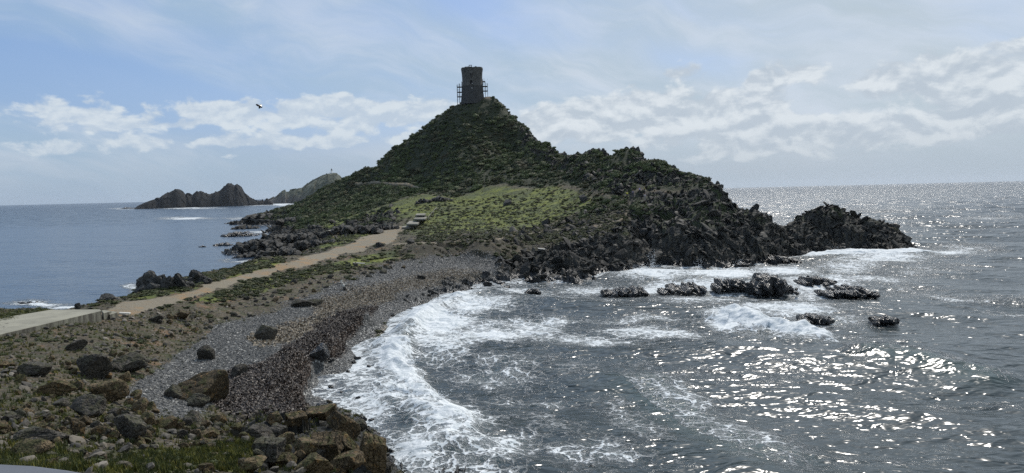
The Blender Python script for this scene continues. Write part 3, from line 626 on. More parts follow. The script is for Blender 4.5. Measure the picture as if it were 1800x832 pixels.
# ------------------------------------------------------------------ rocks
def ico(sub):
    import bmesh
    bm = bmesh.new(); bmesh.ops.create_icosphere(bm, subdivisions=sub, radius=1.0)
    v = np.array([x.co[:] for x in bm.verts]); f = np.array([[q.index for q in p.verts] for p in bm.faces]); bm.free(); return v, f
ICO = {k: ico(k) for k in (1, 2, 3, 4, 5)}
def rock_shape(seed, sub, planes=15, rough=.05, lo=.55, blocky=False):
    """a stone split along flat planes, its faces weathered"""
    r = np.random.default_rng(seed); v, f = ICO[sub]
    nk = r.normal(size=(planes, 3)); nk /= np.linalg.norm(nk, axis=1)[:, None]; dk = r.uniform(lo, 1.0, planes)
    if blocky: nk[:6] = [(1, .1, 0), (-1, 0, .15), (0, 1, .1), (.1, -1, 0), (.12, .05, 1), (0, 0, -1)]; dk[:6] = r.uniform(.55, .72, 6); dk[6:] = r.uniform(.75, 1.0, planes - 6); nk /= np.linalg.norm(nk, axis=1)[:, None]
    dots = v @ nk.T; rr = np.where(dots > .08, dk / np.maximum(dots, .08), 9).min(1); rr = np.minimum(rr, 1.25)
    P = v * rr[:, None]
    if sub >= 3:
        s = r.uniform(0, 50); nrm = v
        P = P + nrm * (rough * 1.6 * fbm3(P[:, 0] * 1.6 + s, P[:, 1] * 1.6, P[:, 2] * 1.6, 3, seed))[:, None]
        st = np.abs((P @ nk[0]) * 3.2 + .5 * fbm3(P[:, 0] * 2 + s, P[:, 1] * 2, P[:, 2] * 2, 2, seed + 3)); st = np.abs(st - np.round(st))   # bedding cracks
        P = P - nrm * (rough * 1.0 * sstep(.10, .0, st))[:, None]
        P = P + nrm * (rough * .5 * fbm3(P[:, 0] * 7 + s, P[:, 1] * 7, P[:, 2] * 7, 2, seed + 5))[:, None]
    return P, f
def rotz(a):
    c, s_ = np.cos(a), np.sin(a); return np.array([[c, -s_, 0], [s_, c, 0], [0, 0, 1]])
def rnd_rot(r, tilt=.5):
    a, b, c = r.uniform(-tilt, tilt), r.uniform(-tilt, tilt), r.uniform(0, 6.28)
    Rx = np.array([[1, 0, 0], [0, math.cos(a), -math.sin(a)], [0, math.sin(a), math.cos(a)]]); Ry = np.array([[math.cos(b), 0, math.sin(b)], [0, 1, 0], [-math.sin(b), 0, math.cos(b)]])
    return rotz(c) @ Rx @ Ry
def unit(P):
    lo, hi = P.min(0), P.max(0); return (P - (lo + hi) / 2) / (hi - lo) * np.array([1, 1, 1])    # box -.5..+.5
def merge(parts):
    V_, F_, o = [], [], 0
    for v, f in parts: V_.append(v); F_.append(f + o); o += len(v)
    return np.concatenate(V_), np.concatenate(F_)
PROTO_N = {}
def single_rock(name, label, px, py, w, h, mat, seed, depth=.85, sub=4, z=None, cat='boulder', group=None, lift=0.0, sink=.22, planes=15, Y=None, rough=.05, blocky=False):
    """one boulder whose foot stands at a pixel of the photograph, w x h pixels large, sunk a little"""
    if Y is not None: P = at_y(px, py, Y)
    elif z is not None: P = at_z(px, py, z)
    else: P = on_ground2(px, py)
    Wm, Hm = w * P[1] / F_PX, h * P[1] / F_PX * 1.03
    key = (seed % 40, sub, planes, round(rough, 3), blocky)
    if key not in PROTO_N:
        v, f = rock_shape(1000 + seed % 40, sub, planes, rough, .42, blocky); r = np.random.default_rng(seed); v = unit(v @ rnd_rot(r, .5 if blocky else .6).T)
        PROTO_N[key] = np_mesh('rock', v, f, mat=None)
    me = PROTO_N[key].copy(); me.materials.clear(); me.materials.append(mat)
    o = link(name, me); H = Hm / (1 - sink)
    o.scale = (Wm, Wm * depth, H); o.location = (P[0], P[1] + Wm * depth * .35, P[2] + H * (.5 - sink) + lift); o.rotation_euler[2] = 0
    return tag(o, label, cat, group)
def on_ground2(px, py):
    d = ray(px, py); Ys = np.exp(np.linspace(math.log(8), math.log(470), 2500)); t = Ys / d[1]
    P = CAMP + d * t[:, None]; g = np.maximum(ground_z(P[:, 0], P[:, 1]), 0); k = int(np.argmax(P[:, 2] <= g))
    return np.array([P[k, 0], P[k, 1], g[k]])
def crag(name, label, px, py, w, h, mat, seed, n=7, depth=.7, peaks=None, z=None, Y=None, cat='rock', group=None, sub=3, below=.5, rough=.15):
    """a jagged outcrop: several split blocks grown together in one mesh"""
    P = at_y(px, py, Y) if Y is not None else (at_z(px, py, z) if z is not None else on_ground2(px, py))
    Wm, Hm = w * P[1] / F_PX, h * P[1] / F_PX; r = np.random.default_rng(seed); parts = []
    peaks = peaks or [(.5, 1.0)]; pk = sorted([(0, .25)] + list(peaks) + [(1, .2)])
    for k in range(n):
        t = (k + .5 + r.uniform(-.35, .35)) / n
        hh = np.interp(t, [a for a, _ in pk], [b for _, b in pk]) * r.uniform(.82, 1.0)
        v, f = rock_shape(seed * 31 + k, sub, 16, rough, .42); v = unit(v @ rnd_rot(r, .9).T)
        bw = Wm / n * r.uniform(1.9, 2.7); bw = max(bw, 1.3 * Hm * hh) if depth > 1.1 else bw; bw = max(min(bw, 2 * Wm * min(t, 1 - t) + .25 * Wm), .16 * Wm); H = min(Hm * hh * 1.12, 1.1 * bw) + below
        v = v * np.array([bw, Wm * depth * r.uniform(.45, .8), H]); dy = r.uniform(-.25, .25) * Wm * depth
        v[:, 0] += (v[:, 2] / max(H, .01)) * r.uniform(-.18, .18) * bw
        parts.append((v + np.array([(t - .5) * Wm, dy, H / 2 - below]), f))
    for k in range(n):                        # skirts of smaller blocks along the foot
        v, f = rock_shape(seed * 57 + k, 2, 11, .0, .55); v = unit(v @ rnd_rot(r, 1.0).T) * np.array([Wm / n * 2, Wm / n * 1.7, min(Hm * .45 + below * .5, Wm / n * 1.6)]) * r.uniform(.6, 1.3)
        parts.append((v + np.array([r.uniform(-.47, .47) * Wm, r.uniform(-.5, .1) * Wm * depth, r.uniform(-.15, .15) * Hm]), f))
    v, f = merge(parts); o = link(name, np_mesh(name, v, f, mat=mat)); o.location = (P[0], P[1] + Wm * depth * .3, P[2]); return tag(o, label, cat, group)

# --- single boulders one can point at
for a_ in [
    ('large smooth dark grey block standing alone above the mossy rocks at the left', 155, 664, 58, 40, M_GREYROCK, 1, .8),
    ('broad brown boulder with a rounded split face beside the grey pebbles', 345, 706, 88, 48, M_NEARROCK, 2, .8),
    ('small rounded dark boulder leaning in front of the split brown boulder', 342, 717, 40, 22, M_GREYROCK, 3, .8),
    ('low dark wedge touching the left end of the split brown boulder', 303, 700, 34, 22, M_GREYROCK, 35, .8),
    ('pointed dark boulder alone on the grey pebbles beside the seaweed bank', 465, 599, 38, 26, M_GREYROCK, 4, .8),
    ('triangular grey boulder where the pebbles meet the brown seaweed', 418, 662, 30, 20, M_GREYROCK, 5, .8),
    ('jagged upright dark boulder on the pebbles right of the rubble', 361, 633, 30, 25, M_GREYROCK, 6, .8),
    ('dark low slanting slab just right of the smooth dark grey block', 218, 655, 62, 30, M_GREYROCK, 7, .8),
    ('flat boulder with a pale tan top left of the mossy rocks', 88, 697, 72, 26, M_NEARROCK, 8, .8),
    ('broad low dark boulder below the slope left of the smooth grey block', 52, 662, 52, 22, M_GREYROCK, 9, .8),
    ('tilted grey slab rock in the middle of the near rock pile', 142, 735, 58, 34, M_GREYROCK, 10, .8),
    ('humped mossy brown rock right of the flat tan topped boulder', 182, 706, 66, 34, M_NEARROCK, 11, .8),
    ('dark hollowed block at the lower edge of the near rock pile', 222, 775, 66, 44, M_GREYROCK, 12, .8),
    ('long flat grey slab lying in grass above the grey parapet', 62, 778, 92, 22, M_GREYROCK, 13, .6),
    ('wide grassy topped rock half hidden behind the grey parapet', 40, 806, 84, 26, M_NEARROCK, 14, .7),
    ('dark rock with a red brown cap above the dark hollowed block', 134, 765, 28, 26, M_NEARROCK, 15, .8),
    ('grey half buried boulder on the slope below the concrete platform', 128, 617, 34, 18, M_GREYROCK, 16, .8),
    ('dark round boulder at the edge of the orange earth track', 271, 566, 24, 12, M_GREYROCK, 17, .8),
    ('dark brown rock pair beside the track above the pebbles', 316, 561, 34, 14, M_NEARROCK, 18, .8),
    ('wide dark scrubby rock lying mid beach below the track', 528, 541, 38, 13, M_GREYROCK, 19, .8),
    ('smaller dark rock touching the wide rock on the mid beach', 552, 538, 30, 11, M_GREYROCK, 20, .8),
    ('square dark block under the edge of the seaweed cliff by the surf', 560, 634, 34, 26, M_WETROCK, 21, .9),
    ('wet shiny stone at the foot of the square block by the surf', 578, 636, 18, 9, M_WETROCK, 22, .8),
    ('dark squarish rock at the surf edge behind the ochre outcrop', 567, 722, 28, 13, M_WETROCK, 23, .8),
    ('dark wet boulder at the far end of the beach, the upper of two', 855, 489, 16, 8, M_WETROCK, 24, .8),
    ('dark wet boulder at the far end of the beach, the lower of two', 857, 503, 18, 9, M_WETROCK, 25, .8),
    ('lone dark round rock high on the green grass below the ridge', 892, 361, 16, 10, M_ROCK, 26, .9),
    ('lone dark rock low on the grassy slope above the thin trail', 959, 397, 13, 9, M_ROCK, 27, .9),
    ('dark rounded rock at the right edge of the green grass', 1026, 356, 17, 13, M_ROCK, 28, .9),
    ('dark low rock beside the sandy path just before the stone steps', 668, 434, 15, 8, M_ROCK, 29, .8),
    ('dark rock on the bank between path and far beach', 722, 429, 14, 9, M_ROCK, 30, .8),
    ('round dark boulder on the pale pebbles near the head of the beach', 741, 492, 15, 8, M_ROCK, 31, .8),
    ('dark squat boulder on the shore at the end of the concrete platform', 180, 531, 34, 13, M_ROCK, 32, .8),
    ('small dark upright rock on the far rim of the concrete platform', 135, 545, 10, 12, M_ROCK, 33, .8),
]:
    lab, px, py, w, h, mt, sd, dp = a_
    single_rock('boulder', lab, px, py, w, h, mt, sd, dp, planes=10, rough=.07)
# --- dark rocks on the west shore of the isthmus
for lab, px, py, w, h, sd in [('big dark shore rock with a steep seaward face, leftmost of the shore group', 262, 511, 54, 34, 41), ('tall dark block behind the leftmost big shore rock', 288, 508, 32, 33, 42),
                              ('dark shore rock right of the tall block, topped with small stones', 313, 505, 40, 30, 43), ('low dark rock ending the shore group beside the grass strip', 342, 498, 46, 22, 44)]:
    crag('shore_rock', lab, px, py, w, h, M_ROCK, sd, 4, .8, [(.3, .9), (.6, 1.0)], sub=4)
for a_ in [('jagged dark crag running along the grass beside the sandy path', 626, 412, 84, 24, 51, 9, [(.1, .6), (.35, .8), (.75, 1.0)]),
           ('tallest dark crag with two knobs on top beside the sandy path', 684, 404, 34, 40, 52, 5, [(.4, .8), (.8, 1.0)]),
           ('dark outcrop half in scrub on the grass above the stone steps', 745, 357, 26, 12, 53, 4, [(.3, 1.0)]),
           ('long low dark outcrop right of the small one above the steps', 775, 354, 40, 12, 54, 5, [(.4, .8)]),
           ('pyramid shaped dark crag on the low coast behind the stone wall', 552, 404, 24, 26, 55, 4, [(.5, 1.0)]),
           ('rugged dark coastal crag in front of the pyramid crag', 512, 424, 66, 32, 56, 8, [(.3, .7), (.6, 1.0)]),
           ('dark coastal crag sloping to the water below the stone wall', 545, 437, 80, 28, 57, 8, [(.4, .8), (.7, 1.0)]),
           ('dark pointed reef reaching into the calm water on the left coast', 456, 439, 74, 27, 58, 7, [(.45, 1.0), (.8, .9)]),
           ('low dark reef with a brown tide line nearest on the left coast', 446, 453, 70, 12, 59, 7, [(.4, .8), (.7, 1.0)]),
           ('dark shore rock behind the low reef at the grass edge', 492, 450, 62, 24, 60, 6, [(.4, 1.0)]),
           ('rounded dark stack at the far tip of the left coast', 414, 395, 22, 16, 61, 4, [(.5, 1.0)]),
           ('long dark coastal ridge behind the rounded stack', 460, 391, 76, 24, 62, 9, [(.3, .7), (.6, 1.0), (.9, .9)]),
           ('dark low ledge in front of the rounded stack', 428, 403, 42, 9, 63, 6, [(.4, 1.0)]),
           ('dark coastal block between the long ridge and the scrub', 510, 394, 56, 24, 64, 6, [(.6, 1.0)])]:
    lab, px, py, w, h, sd, n_, pk = a_
    crag('coastal_crag', lab, px, py, w, h, M_ROCK, sd, int(n_ * 2.2), .8, pk)
for a_ in [('sharp pyramid crag on the skyline of the eastern ridge', 1052, 276, 34, 24, 71, 5, [(.45, 1.0)], 238), ('blunt overhanging crag on the skyline right of the pyramid crag', 1108, 276, 38, 25, 72, 5, [(.3, .7), (.65, 1.0)], 219),
           ('rounded crag on the skyline halfway down the eastern ridge', 1164, 296, 30, 20, 73, 4, [(.5, 1.0)], 202), ('leaning crag on the skyline above the scree', 1186, 306, 24, 19, 74, 4, [(.5, 1.0)], 195),
           ('flat topped crag on the skyline joining the ridge to the cone', 990, 280, 36, 15, 75, 5, [(.3, 1.0), (.7, .8)], 272), ('small double crag on the skyline left of the pyramid crag', 1025, 280, 34, 15, 76, 5, [(.2, 1.0), (.8, .8)], 254),
           ('stubby crag on the skyline before the ridge drops to the sea', 1212, 316, 22, 14, 77, 4, [(.5, 1.0)], 188), ('broken crag with two horns at the seaward end of the ridge', 1252, 334, 36, 22, 78, 6, [(.2, .8), (.7, 1.0)], 179),
           ('steep dark buttress where the ridge falls to the sea', 1272, 366, 34, 44, 79, 5, [(.3, 1.0), (.6, .85)], 172), ('grey crag face above the walkers on the ridge', 1130, 322, 60, 34, 80, 6, [(.4, 1.0), (.8, .8)], 200),
           ('low crag beside the notch left of the sea stack', 1338, 392, 40, 20, 81, 6, [(.4, .8), (.8, 1.0)], 165), ('dark square crag near the summit on the right flank of the cone', 935, 256, 26, 24, 82, 4, [(.4, 1.0)], 299)]:
    lab, px, py, w, h, sd, n_, pk, Y_ = a_
    crag('ridge_crag', lab, px, py, w, h, M_ROCK, sd, n_, .8, pk, Y=Y_, below=2.5)
# --- rocks in the sea
for a_ in [('flat broken reef farthest left among the foam below the headland', 1102, 519, 74, 17, 91, 7, [(.25, .7), (.8, 1.0)]), ('low twin humped reef in the foam below the headland', 1203, 514, 84, 17, 92, 8, [(.3, .9), (.6, .6), (.8, 1.0)]),
           ('rugged black reef left of the tallest reef', 1291, 511, 68, 26, 93, 7, [(.3, 1.0), (.7, .8)]), ('tallest and widest black reef in the white water', 1362, 518, 78, 46, 94, 11, [(.3, 1.0), (.6, .8)]),
           ('black reef with a rounded back right of the tallest reef', 1445, 503, 66, 22, 95, 7, [(.3, 1.0), (.7, .7)]), ('long low black reef at the right end of the group', 1500, 521, 82, 18, 96, 8, [(.3, .8), (.8, 1.0)]),
           ('lone black reef with a small horn nearest the breaking wave', 1438, 567, 62, 16, 97, 6, [(.45, 1.0)]), ('lone low black rock right of the horned reef', 1560, 564, 46, 12, 98, 5, [(.4, 1.0)]),
           ('small dark rock near the far end of the beach, awash', 937, 514, 26, 9, 99, 4, [(.5, 1.0)]), ('layered black ledge at the foot of the headland by the sea stack', 1374, 463, 66, 20, 100, 8, [(.4, 1.0)]),
           ('small black rock in the foam beside the layered ledge', 1305, 467, 22, 9, 101, 3, [(.5, 1.0)]), ('small awash rock in the foam just off the headland', 1120, 486, 18, 6, 102, 3, [(.5, 1.0)]),
           ('shiny wet rock cluster in the surf in front of the ochre outcrop', 671, 697, 32, 11, 103, 5, [(.7, 1.0)]), ('dark awash rock at the lower edge of the picture in churned water', 1036, 832, 34, 10, 104, 4, [(.5, 1.0)]),
           ('long black rock at the lower edge of the picture right of the ochre outcrop', 800, 836, 80, 16, 105, 6, [(.3, .8), (.6, 1.0)]), ('round black rock against the foot of the ochre outcrop', 700, 836, 42, 16, 106, 4, [(.5, 1.0)]),
           ('tiny black rock awash above the long black rock', 743, 819, 18, 8, 107, 3, [(.5, 1.0)]), ('narrow dark reef in calm water off the left coast', 415, 417, 62, 9, 108, 7, [(.3, .8), (.6, 1.0)]),
           ('pair of small rocks awash off the left coast', 389, 433, 30, 6, 109, 5, [(.2, .6), (.85, 1.0)]), ('tiny low rock farthest out off the left coast', 353, 435, 14, 3, 110, 3, [(.5, 1.0)]),
           ('small rock awash left of the rounded stack', 400, 394, 10, 3, 111, 3, [(.5, 1.0)]), ('round dark rock in the near surf by the platform, the left one', 40, 536, 20, 8, 112, 3, [(.5, 1.0)]),
           ('round dark rock in the near surf by the platform, the right one', 63, 535, 19, 7, 113, 3, [(.5, 1.0)]), ('small dark rock in the foam left of the big shore rock', 230, 520, 16, 6, 114, 3, [(.5, 1.0)]),
           ('flat rock just showing off the near left islet', 222, 367.5, 20, 3, 115, 4, [(.5, 1.0)]), ('dark rock in white surf beyond the end of the islet', 494, 357.5, 14, 4.5, 116, 4, [(.5, 1.0)])]:
    lab, px, py, w, h, sd, n_, pk = a_
    crag('sea_rock', lab, px, py - h * .12, w, h * (.62 if py > 440 else 1.0), M_WETROCK, sd, int(n_ * 1.9), 1.15 if py > 440 else .9, pk, z=0.0, below=.6, rough=.07)
# stones in the wash along the beach, look-alikes
for i, (px, py, w, h) in enumerate([(628, 633, 13, 6), (621, 640, 10, 5), (648, 646, 8, 4), (629, 702, 10, 5), (600, 692, 7, 4), (581, 683, 10, 5), (640, 622, 8, 4), (652, 741, 12, 5), (688, 774, 14, 6), (662, 575, 8, 4), (690, 556, 8, 4), (611, 655, 8, 4), (722, 545, 7, 3), (780, 528, 7, 3)]):
    single_rock('wash_stone', 'small wet black stone poking out of the wash along the beach', px, py, w, h, M_WETROCK, 130 + i, .8, 3, cat='stone', group='wet stones in the wash', z=0.05)
# --- the ochre outcrop in the near foreground: split blocks fitted together
for i, (px, py, w, h, lab) in enumerate([
    (652, 828, 60, 60, 'squared ochre block with a vertical crack at the seaward end of the near outcrop'), (598, 772, 60, 46, 'tall slanting ochre slab leaning behind the cracked block'), (560, 748, 56, 20, 'flat pale olive slab at the back of the near outcrop'),
    (515, 752, 48, 18, 'low olive rock between the seaweed bank and the near outcrop'), (480, 748, 34, 20, 'small squared olive block beside the seaweed bank'), (610, 800, 44, 34, 'orange stained block left of the cracked ochre block'),
    (570, 812, 56, 34, 'grey block with a light face in the middle of the near outcrop'), (600, 834, 70, 30, 'broad brown block at the lower edge under the grey faced block'), (535, 800, 60, 22, 'thin dark ledge lying across the near outcrop'),
    (485, 770, 36, 20, 'dark cube shaped stone on the grassy part of the near outcrop'), (500, 786, 34, 20, 'bright grey cube shaped stone beside the dark one'), (455, 778, 50, 22, 'rounded dark stone set in the bright grass'),
    (465, 805, 58, 26, 'smooth rounded grey boulder in front of the bright grass'), (430, 832, 66, 22, 'reddish brown boulder at the lower edge near the yellow flowers'), (545, 832, 74, 28, 'wide brown boulder in the middle of the lower edge'),
    (495, 822, 46, 22, 'brown ledge with a pale orange top above the reddish boulder'), (672, 834, 36, 24, 'dark crumbled rock at the foot of the cracked block'), (690, 762, 0, 0, ''), (365, 770, 34, 12, 'flat grey stone left of the bright grass'),
    (380, 745, 30, 14, 'ochre stone above the flat grey stone'), (630, 758, 30, 16, 'dark rock on the seaward side behind the slanting slab'), (358, 832, 30, 14, 'pale pinkish stone in the grass at the lower edge')]):
    if w: single_rock('outcrop_block', lab, px, py, w, h * 1.05, M_NEARROCK if i not in (9, 11, 12, 20, 16) else M_GREYROCK, 200 + i, .9, 5, planes=12, sink=.28, rough=.08, blocky=bool(i % 3 == 0))
ro = np.random.default_rng(21)
for k in range(20):
    px, py = ro.uniform(400, 670), ro.uniform(745, 835)
    if py < 745 + max(0, (520 - px)) * .25: continue
    w = ro.uniform(9, 22); single_rock('outcrop_stone', 'angular split stone wedged among the larger blocks of the near ochre outcrop', px, py, w, w * ro.uniform(.5, .85), M_NEARROCK if ro.random() < .75 else M_GREYROCK, 400 + k, .9, 4, cat='stone', group='stones wedged in the near outcrop', planes=9, rough=.08, sink=.3)
# --- boulders strewn over the near slope: individually, all alike
rr = np.random.default_rng(77); cnt = 0; tries = 0
while cnt < 190 and tries < 4000:
    tries += 1
    px, py = rr.uniform(0, 420), rr.uniform(575, 825)
    if poly_mask(np.array([px]), np.array([py]), [(0, 610), (120, 600), (190, 565), (300, 560), (330, 580), (270, 640), (230, 690), (300, 740), (400, 735), (470, 760), (380, 790), (240, 795), (120, 832), (0, 812)], 2)[0] < .5: continue
    dens = .25 + .75 * (py > 690)
    if rr.random() > dens: continue
    w = rr.uniform(9, 23) * (.45 + .75 * (py - 560) / 270) * (1.6 if rr.random() < .22 else 1)
    mt = M_NEARROCK if rr.random() < .7 else M_GREYROCK
    single_rock('strewn_boulder', 'half buried weathered boulder among many strewn over the near left slope', px, py, w, w * rr.uniform(.4, .75), mt, int(rr.integers(0, 900)), rr.uniform(.7, 1), 3 if w < 22 else 4, cat='boulder', group='boulders strewn over the near slope', sink=.33, rough=.06, planes=int(rr.choice([8, 11, 15])))
    cnt += 1
cnt = 0
while cnt < 70:
    px, py = rr.uniform(250, 860), rr.uniform(440, 600)
    if poly_mask(np.array([px]), np.array([py]), [(300, 545), (420, 520), (560, 485), (700, 446), (760, 450), (720, 475), (600, 500), (500, 540), (420, 565), (330, 590), (250, 600)], 2)[0] < .5: continue
    w = rr.uniform(5, 13)
    single_rock('beach_boulder', 'small dark stone scattered between the path and the pebble beach', px, py, w, w * rr.uniform(.45, .7), M_GREYROCK if rr.random() < .7 else M_NEARROCK, int(rr.integers(0, 900)), .9, 2, cat='stone', group='stones between path and beach', sink=.25)
    cnt += 1

# ------------------------------------------------------------------ ground cover built as one object each
def cellarea():
    return (Xg * 0 + Yg) * (u[1] - u[0]) * Yg * (Lq[1] - Lq[0])
CA = cellarea(); TX, TY, TZ = V[..., 0], V[..., 1], V[..., 2]
vis = (gpx > -260) & (gpx < 2060) & (gpy < 900)
def sample(weight, n, seed):
    r = np.random.default_rng(seed); w = (weight * vis * (TZ > .02)).ravel(); c = np.cumsum(w); idx = np.searchsorted(c, r.random(n) * c[-1])
    idx = np.clip(idx, 0, w.size - 1); i, j = np.unravel_index(idx, TX.shape); i = np.clip(i, 0, NL - 2); j = np.clip(j, 0, NU - 2); a, b = r.random(n), r.random(n)
    def il(G): return (G[i, j] * (1 - a) + G[i + 1, j] * a) * (1 - b) + (G[i, j + 1] * (1 - a) + G[i + 1, j + 1] * a) * b
    return np.stack([il(TX), il(TY), il(TZ)], -1), r, (i, j)
def scatter(name, protos, P, S, r, mat, tilt=.3, sink=.25, tint=None, smooth=False, kind='stuff', lean=0.0):
    """many small solids in one mesh; S (n,3) sizes"""
    Vs, Fs, Ts, off = [], [], [], 0; which = r.integers(0, len(protos), len(P))
    for k, (v, f) in enumerate(protos):
        m = which == k; nn = int(m.sum())
        if not nn: continue
        an = r.uniform(0, 6.28, nn); c, s_ = np.cos(an)[:, None], np.sin(an)[:, None]; ta = r.uniform(-tilt, tilt, (nn, 2, 1))
        q = v[None] * S[m][:, None, :]
        x = q[..., 0] * c - q[..., 1] * s_; y = q[..., 0] * s_ + q[..., 1] * c; z = q[..., 2] + x * ta[:, 0] + y * ta[:, 1] + S[m][:, 2:3] * (.5 - sink)
        x = x + lean * np.maximum(z, 0)
        q = np.stack([x, y, z], -1) + P[m][:, None, :]
        Vs.append(q.reshape(-1, 3)); Fs.append((f[None] + (np.arange(nn) * len(v))[:, None, None] + off).reshape(-1, f.shape[1])); off += nn * len(v)
        Ts.append(np.repeat(r.random((nn, 4)), len(v), 0))
    o = link(name, np_mesh(name, np.concatenate(Vs), np.concatenate(Fs), {'tint': np.concatenate(Ts)}, smooth, mat)); return tag(o, kind=kind)
def tint_mat(name, cols, rough=.8, noise_scale=4.0, bump=.3, trans=0.0, spec=.5, big=None):
    m, N, b = new_mat(name); a = N.attr('tint'); s = N.n('ShaderNodeSeparateColor'); N.put(s.inputs[0], a.outputs['Color'])
    nd = N.n('ShaderNodeValToRGB'); N.put(nd.inputs[0], s.outputs[0]); cr = nd.color_ramp
    while len(cr.elements) < len(cols): cr.elements.new(.5)
    for e, (p_, c_) in zip(cr.elements, cols): e.position = p_; e.color = (*c_, 1)
    p = N.n('ShaderNodeNewGeometry').outputs['Position']; n_ = N.noise(p, noise_scale, 4)
    cb = N.mix(N.ramp(n_, .3, .7, 0, .7), nd.outputs[0], N.mix(.4, nd.outputs[0], (.01, .01, .008)))
    if big: cb = N.mix(N.ramp(N.noise(p, .045, 5, .65), .42, .6, 0, .6), cb, big); cb = N.mix(N.ramp(N.noise(p, .11, 4, .6), .52, .66, 0, .6), cb, (.105, .085, .055))
    N.put(b.inputs['Base Color'], cb); b.inputs['Roughness'].default_value = rough
    b.inputs['Specular IOR Level'].default_value = spec
    if bump: N.put(b.inputs['Normal'], N.bump(n_, bump, .1))
    return m
pr1 = [(unit(rock_shape(300 + k, 1, 9)[0]), ICO[1][1]) for k in range(6)]
pr2 = [(unit(rock_shape(320 + k, 2, 12)[0]), ICO[2][1]) for k in range(8)]
M_PEB = tint_mat('beach_pebbles', [(0, (.038, .040, .041)), (.5, (.090, .092, .090)), (.90, (.165, .162, .153)), (.96, (.36, .35, .32))], .62, 9, .0)
M_RUB = tint_mat('rubble_stones', [(0, (.045, .04, .035)), (.5, (.10, .088, .068)), (.85, (.16, .135, .10)), (.95, (.24, .21, .17))], .8, 5)
M_CRG = tint_mat('broken_dark_rock', spec=.22, cols=[(0, (.010, .0105, .010)), (.55, (.024, .024, .022)), (.85, (.042, .040, .034)), (.97, (.08, .075, .062))], rough=.72, noise_scale=2.5)
M_DRY = tint_mat('dry_wrack', [(0, (.14, .11, .08)), (.5, (.27, .22, .16)), (.9, (.45, .39, .30))], .9, 9, 0)
M_WRK = tint_mat('brown_seaweed_flakes', [(0, (.018, .012, .009)), (.6, (.052, .034, .025)), (.90, (.11, .078, .058)), (.97, (.22, .19, .16))], .55, 9, 0)
notp = 1 - sstep(.2, .7, ZN['sand'])
P, r, _ = sample(ZN['peb'] * (1 - .85 * ZN['weed']) * CA * notp * (Yg < 170), 52000, 1)
s_ = r.uniform(.07, .20, len(P)) * np.clip(P[:, 1] / 85, .75, 1.25); scatter('pebbles', pr1, P, np.stack([s_, s_ * r.uniform(.6, 1, len(P)), s_ * .55], -1), r, M_PEB, .4, .3)
P, r, _ = sample((1 - ZN['peb']) * (1 - ZN['weed']) * (1 - ZN['rock'] * (Yg > 70)) * (1 - ZN['scrub']) * (1 - .7 * ZN['grass']) * notp * CA * (Yg < 200) * (.25 + sstep(.0, .35, fbm2(Xg * .25, Yg * .25, 3, 33))), 22000, 2)
s_ = np.minimum(.07 * np.exp(r.exponential(.55, len(P))), .5); scatter('rubble', pr2, P, np.stack([s_, s_ * r.uniform(.6, 1, len(P)), s_ * .6], -1), r, M_RUB, .5, .35)
WALK = 1.0 - ((gpx > 1094) & (gpx < 1144) & (gpy > 333) & (gpy < 366))
P, r, _ = sample(WALK * np.maximum(ZN['rock'], .35 * ZN['dark']) * (1 - ZN['sand']) * CA * (Yg > 70) * (Yg < 480) * (1 + 1.5 * (gpx > 900)), 13000, 3)
s_ = np.minimum(.38 * np.exp(r.exponential(.42, len(P))), 2.0); scatter('broken_rocks', pr2, P, np.stack([s_ * r.uniform(1, 1.9, len(P)), s_ * r.uniform(.6, 1, len(P)), s_ * r.uniform(.4, .9, len(P))], -1), r, M_CRG, .9, .45)
flake = [(np.array([[-.5, -.18, 0], [.5, -.12, .1], [.45, .2, .35], [-.4, .15, .1]]), np.array([[0, 1, 2], [0, 2, 3]])), (np.array([[-.5, -.1, .2], [.5, -.2, 0], [.4, .15, .1], [-.4, .25, .5]]), np.array([[0, 1, 2], [0, 2, 3]]))]
P, r, _ = sample(ZN['weed'] * CA, 42000, 4)
s_ = r.uniform(.08, .22, len(P)); scatter('seaweed_litter', flake, P, np.stack([s_, s_, s_], -1), r, M_WRK, .6, .45)
P, r, _ = sample(ZN['pale'] * CA * (1 - ZN['weed']) * (Yg < 170), 20000, 5)
s_ = r.uniform(.12, .32, len(P)); scatter('dry_wrack', flake, P, np.stack([s_, s_, s_], -1), r, M_DRY, .6, .45)

# maquis: cushions of leafy scrub
def bush_proto(seed, nleaf=95, core=1, leaf=.17):
    r = np.random.default_rng(seed); v, f = ICO[core]; s = r.uniform(0, 90)
    v = v[:, :] * (1 + .30 * fbm3(v[:, 0] * 1.7 + s, v[:, 1] * 1.7, v[:, 2] * 1.7, 3, seed))[:, None]; v = v * .46; v[:, 2] *= .72
    parts = [(v, f)]
    d = r.normal(size=(nleaf, 3)); d[:, 2] = np.abs(d[:, 2]) * 1.0 - .15; d /= np.linalg.norm(d, axis=1)[:, None]
    rad = .46 * (1 + .30 * fbm3(d[:, 0] * 1.7 + s, d[:, 1] * 1.7, d[:, 2] * 1.7, 3, seed)) * r.uniform(.92, 1.16, nleaf); c = d * rad[:, None]; c[:, 2] *= .74
    a = r.normal(size=(nleaf, 3)); a /= np.linalg.norm(a, axis=1)[:, None]; b_ = np.cross(a, d + .4 * r.normal(size=(nleaf, 3))); b_ /= np.linalg.norm(b_, axis=1)[:, None] + 1e-6
    l = leaf * r.uniform(.6, 1.3, nleaf)[:, None]
    tv = np.stack([c - a * l * .6, c + a * l * .6, c + b_ * l], 1).reshape(-1, 3)
    parts.append((tv, np.arange(nleaf * 3).reshape(-1, 3))); return merge(parts)
bushes = [bush_proto(500 + k) for k in range(7)]
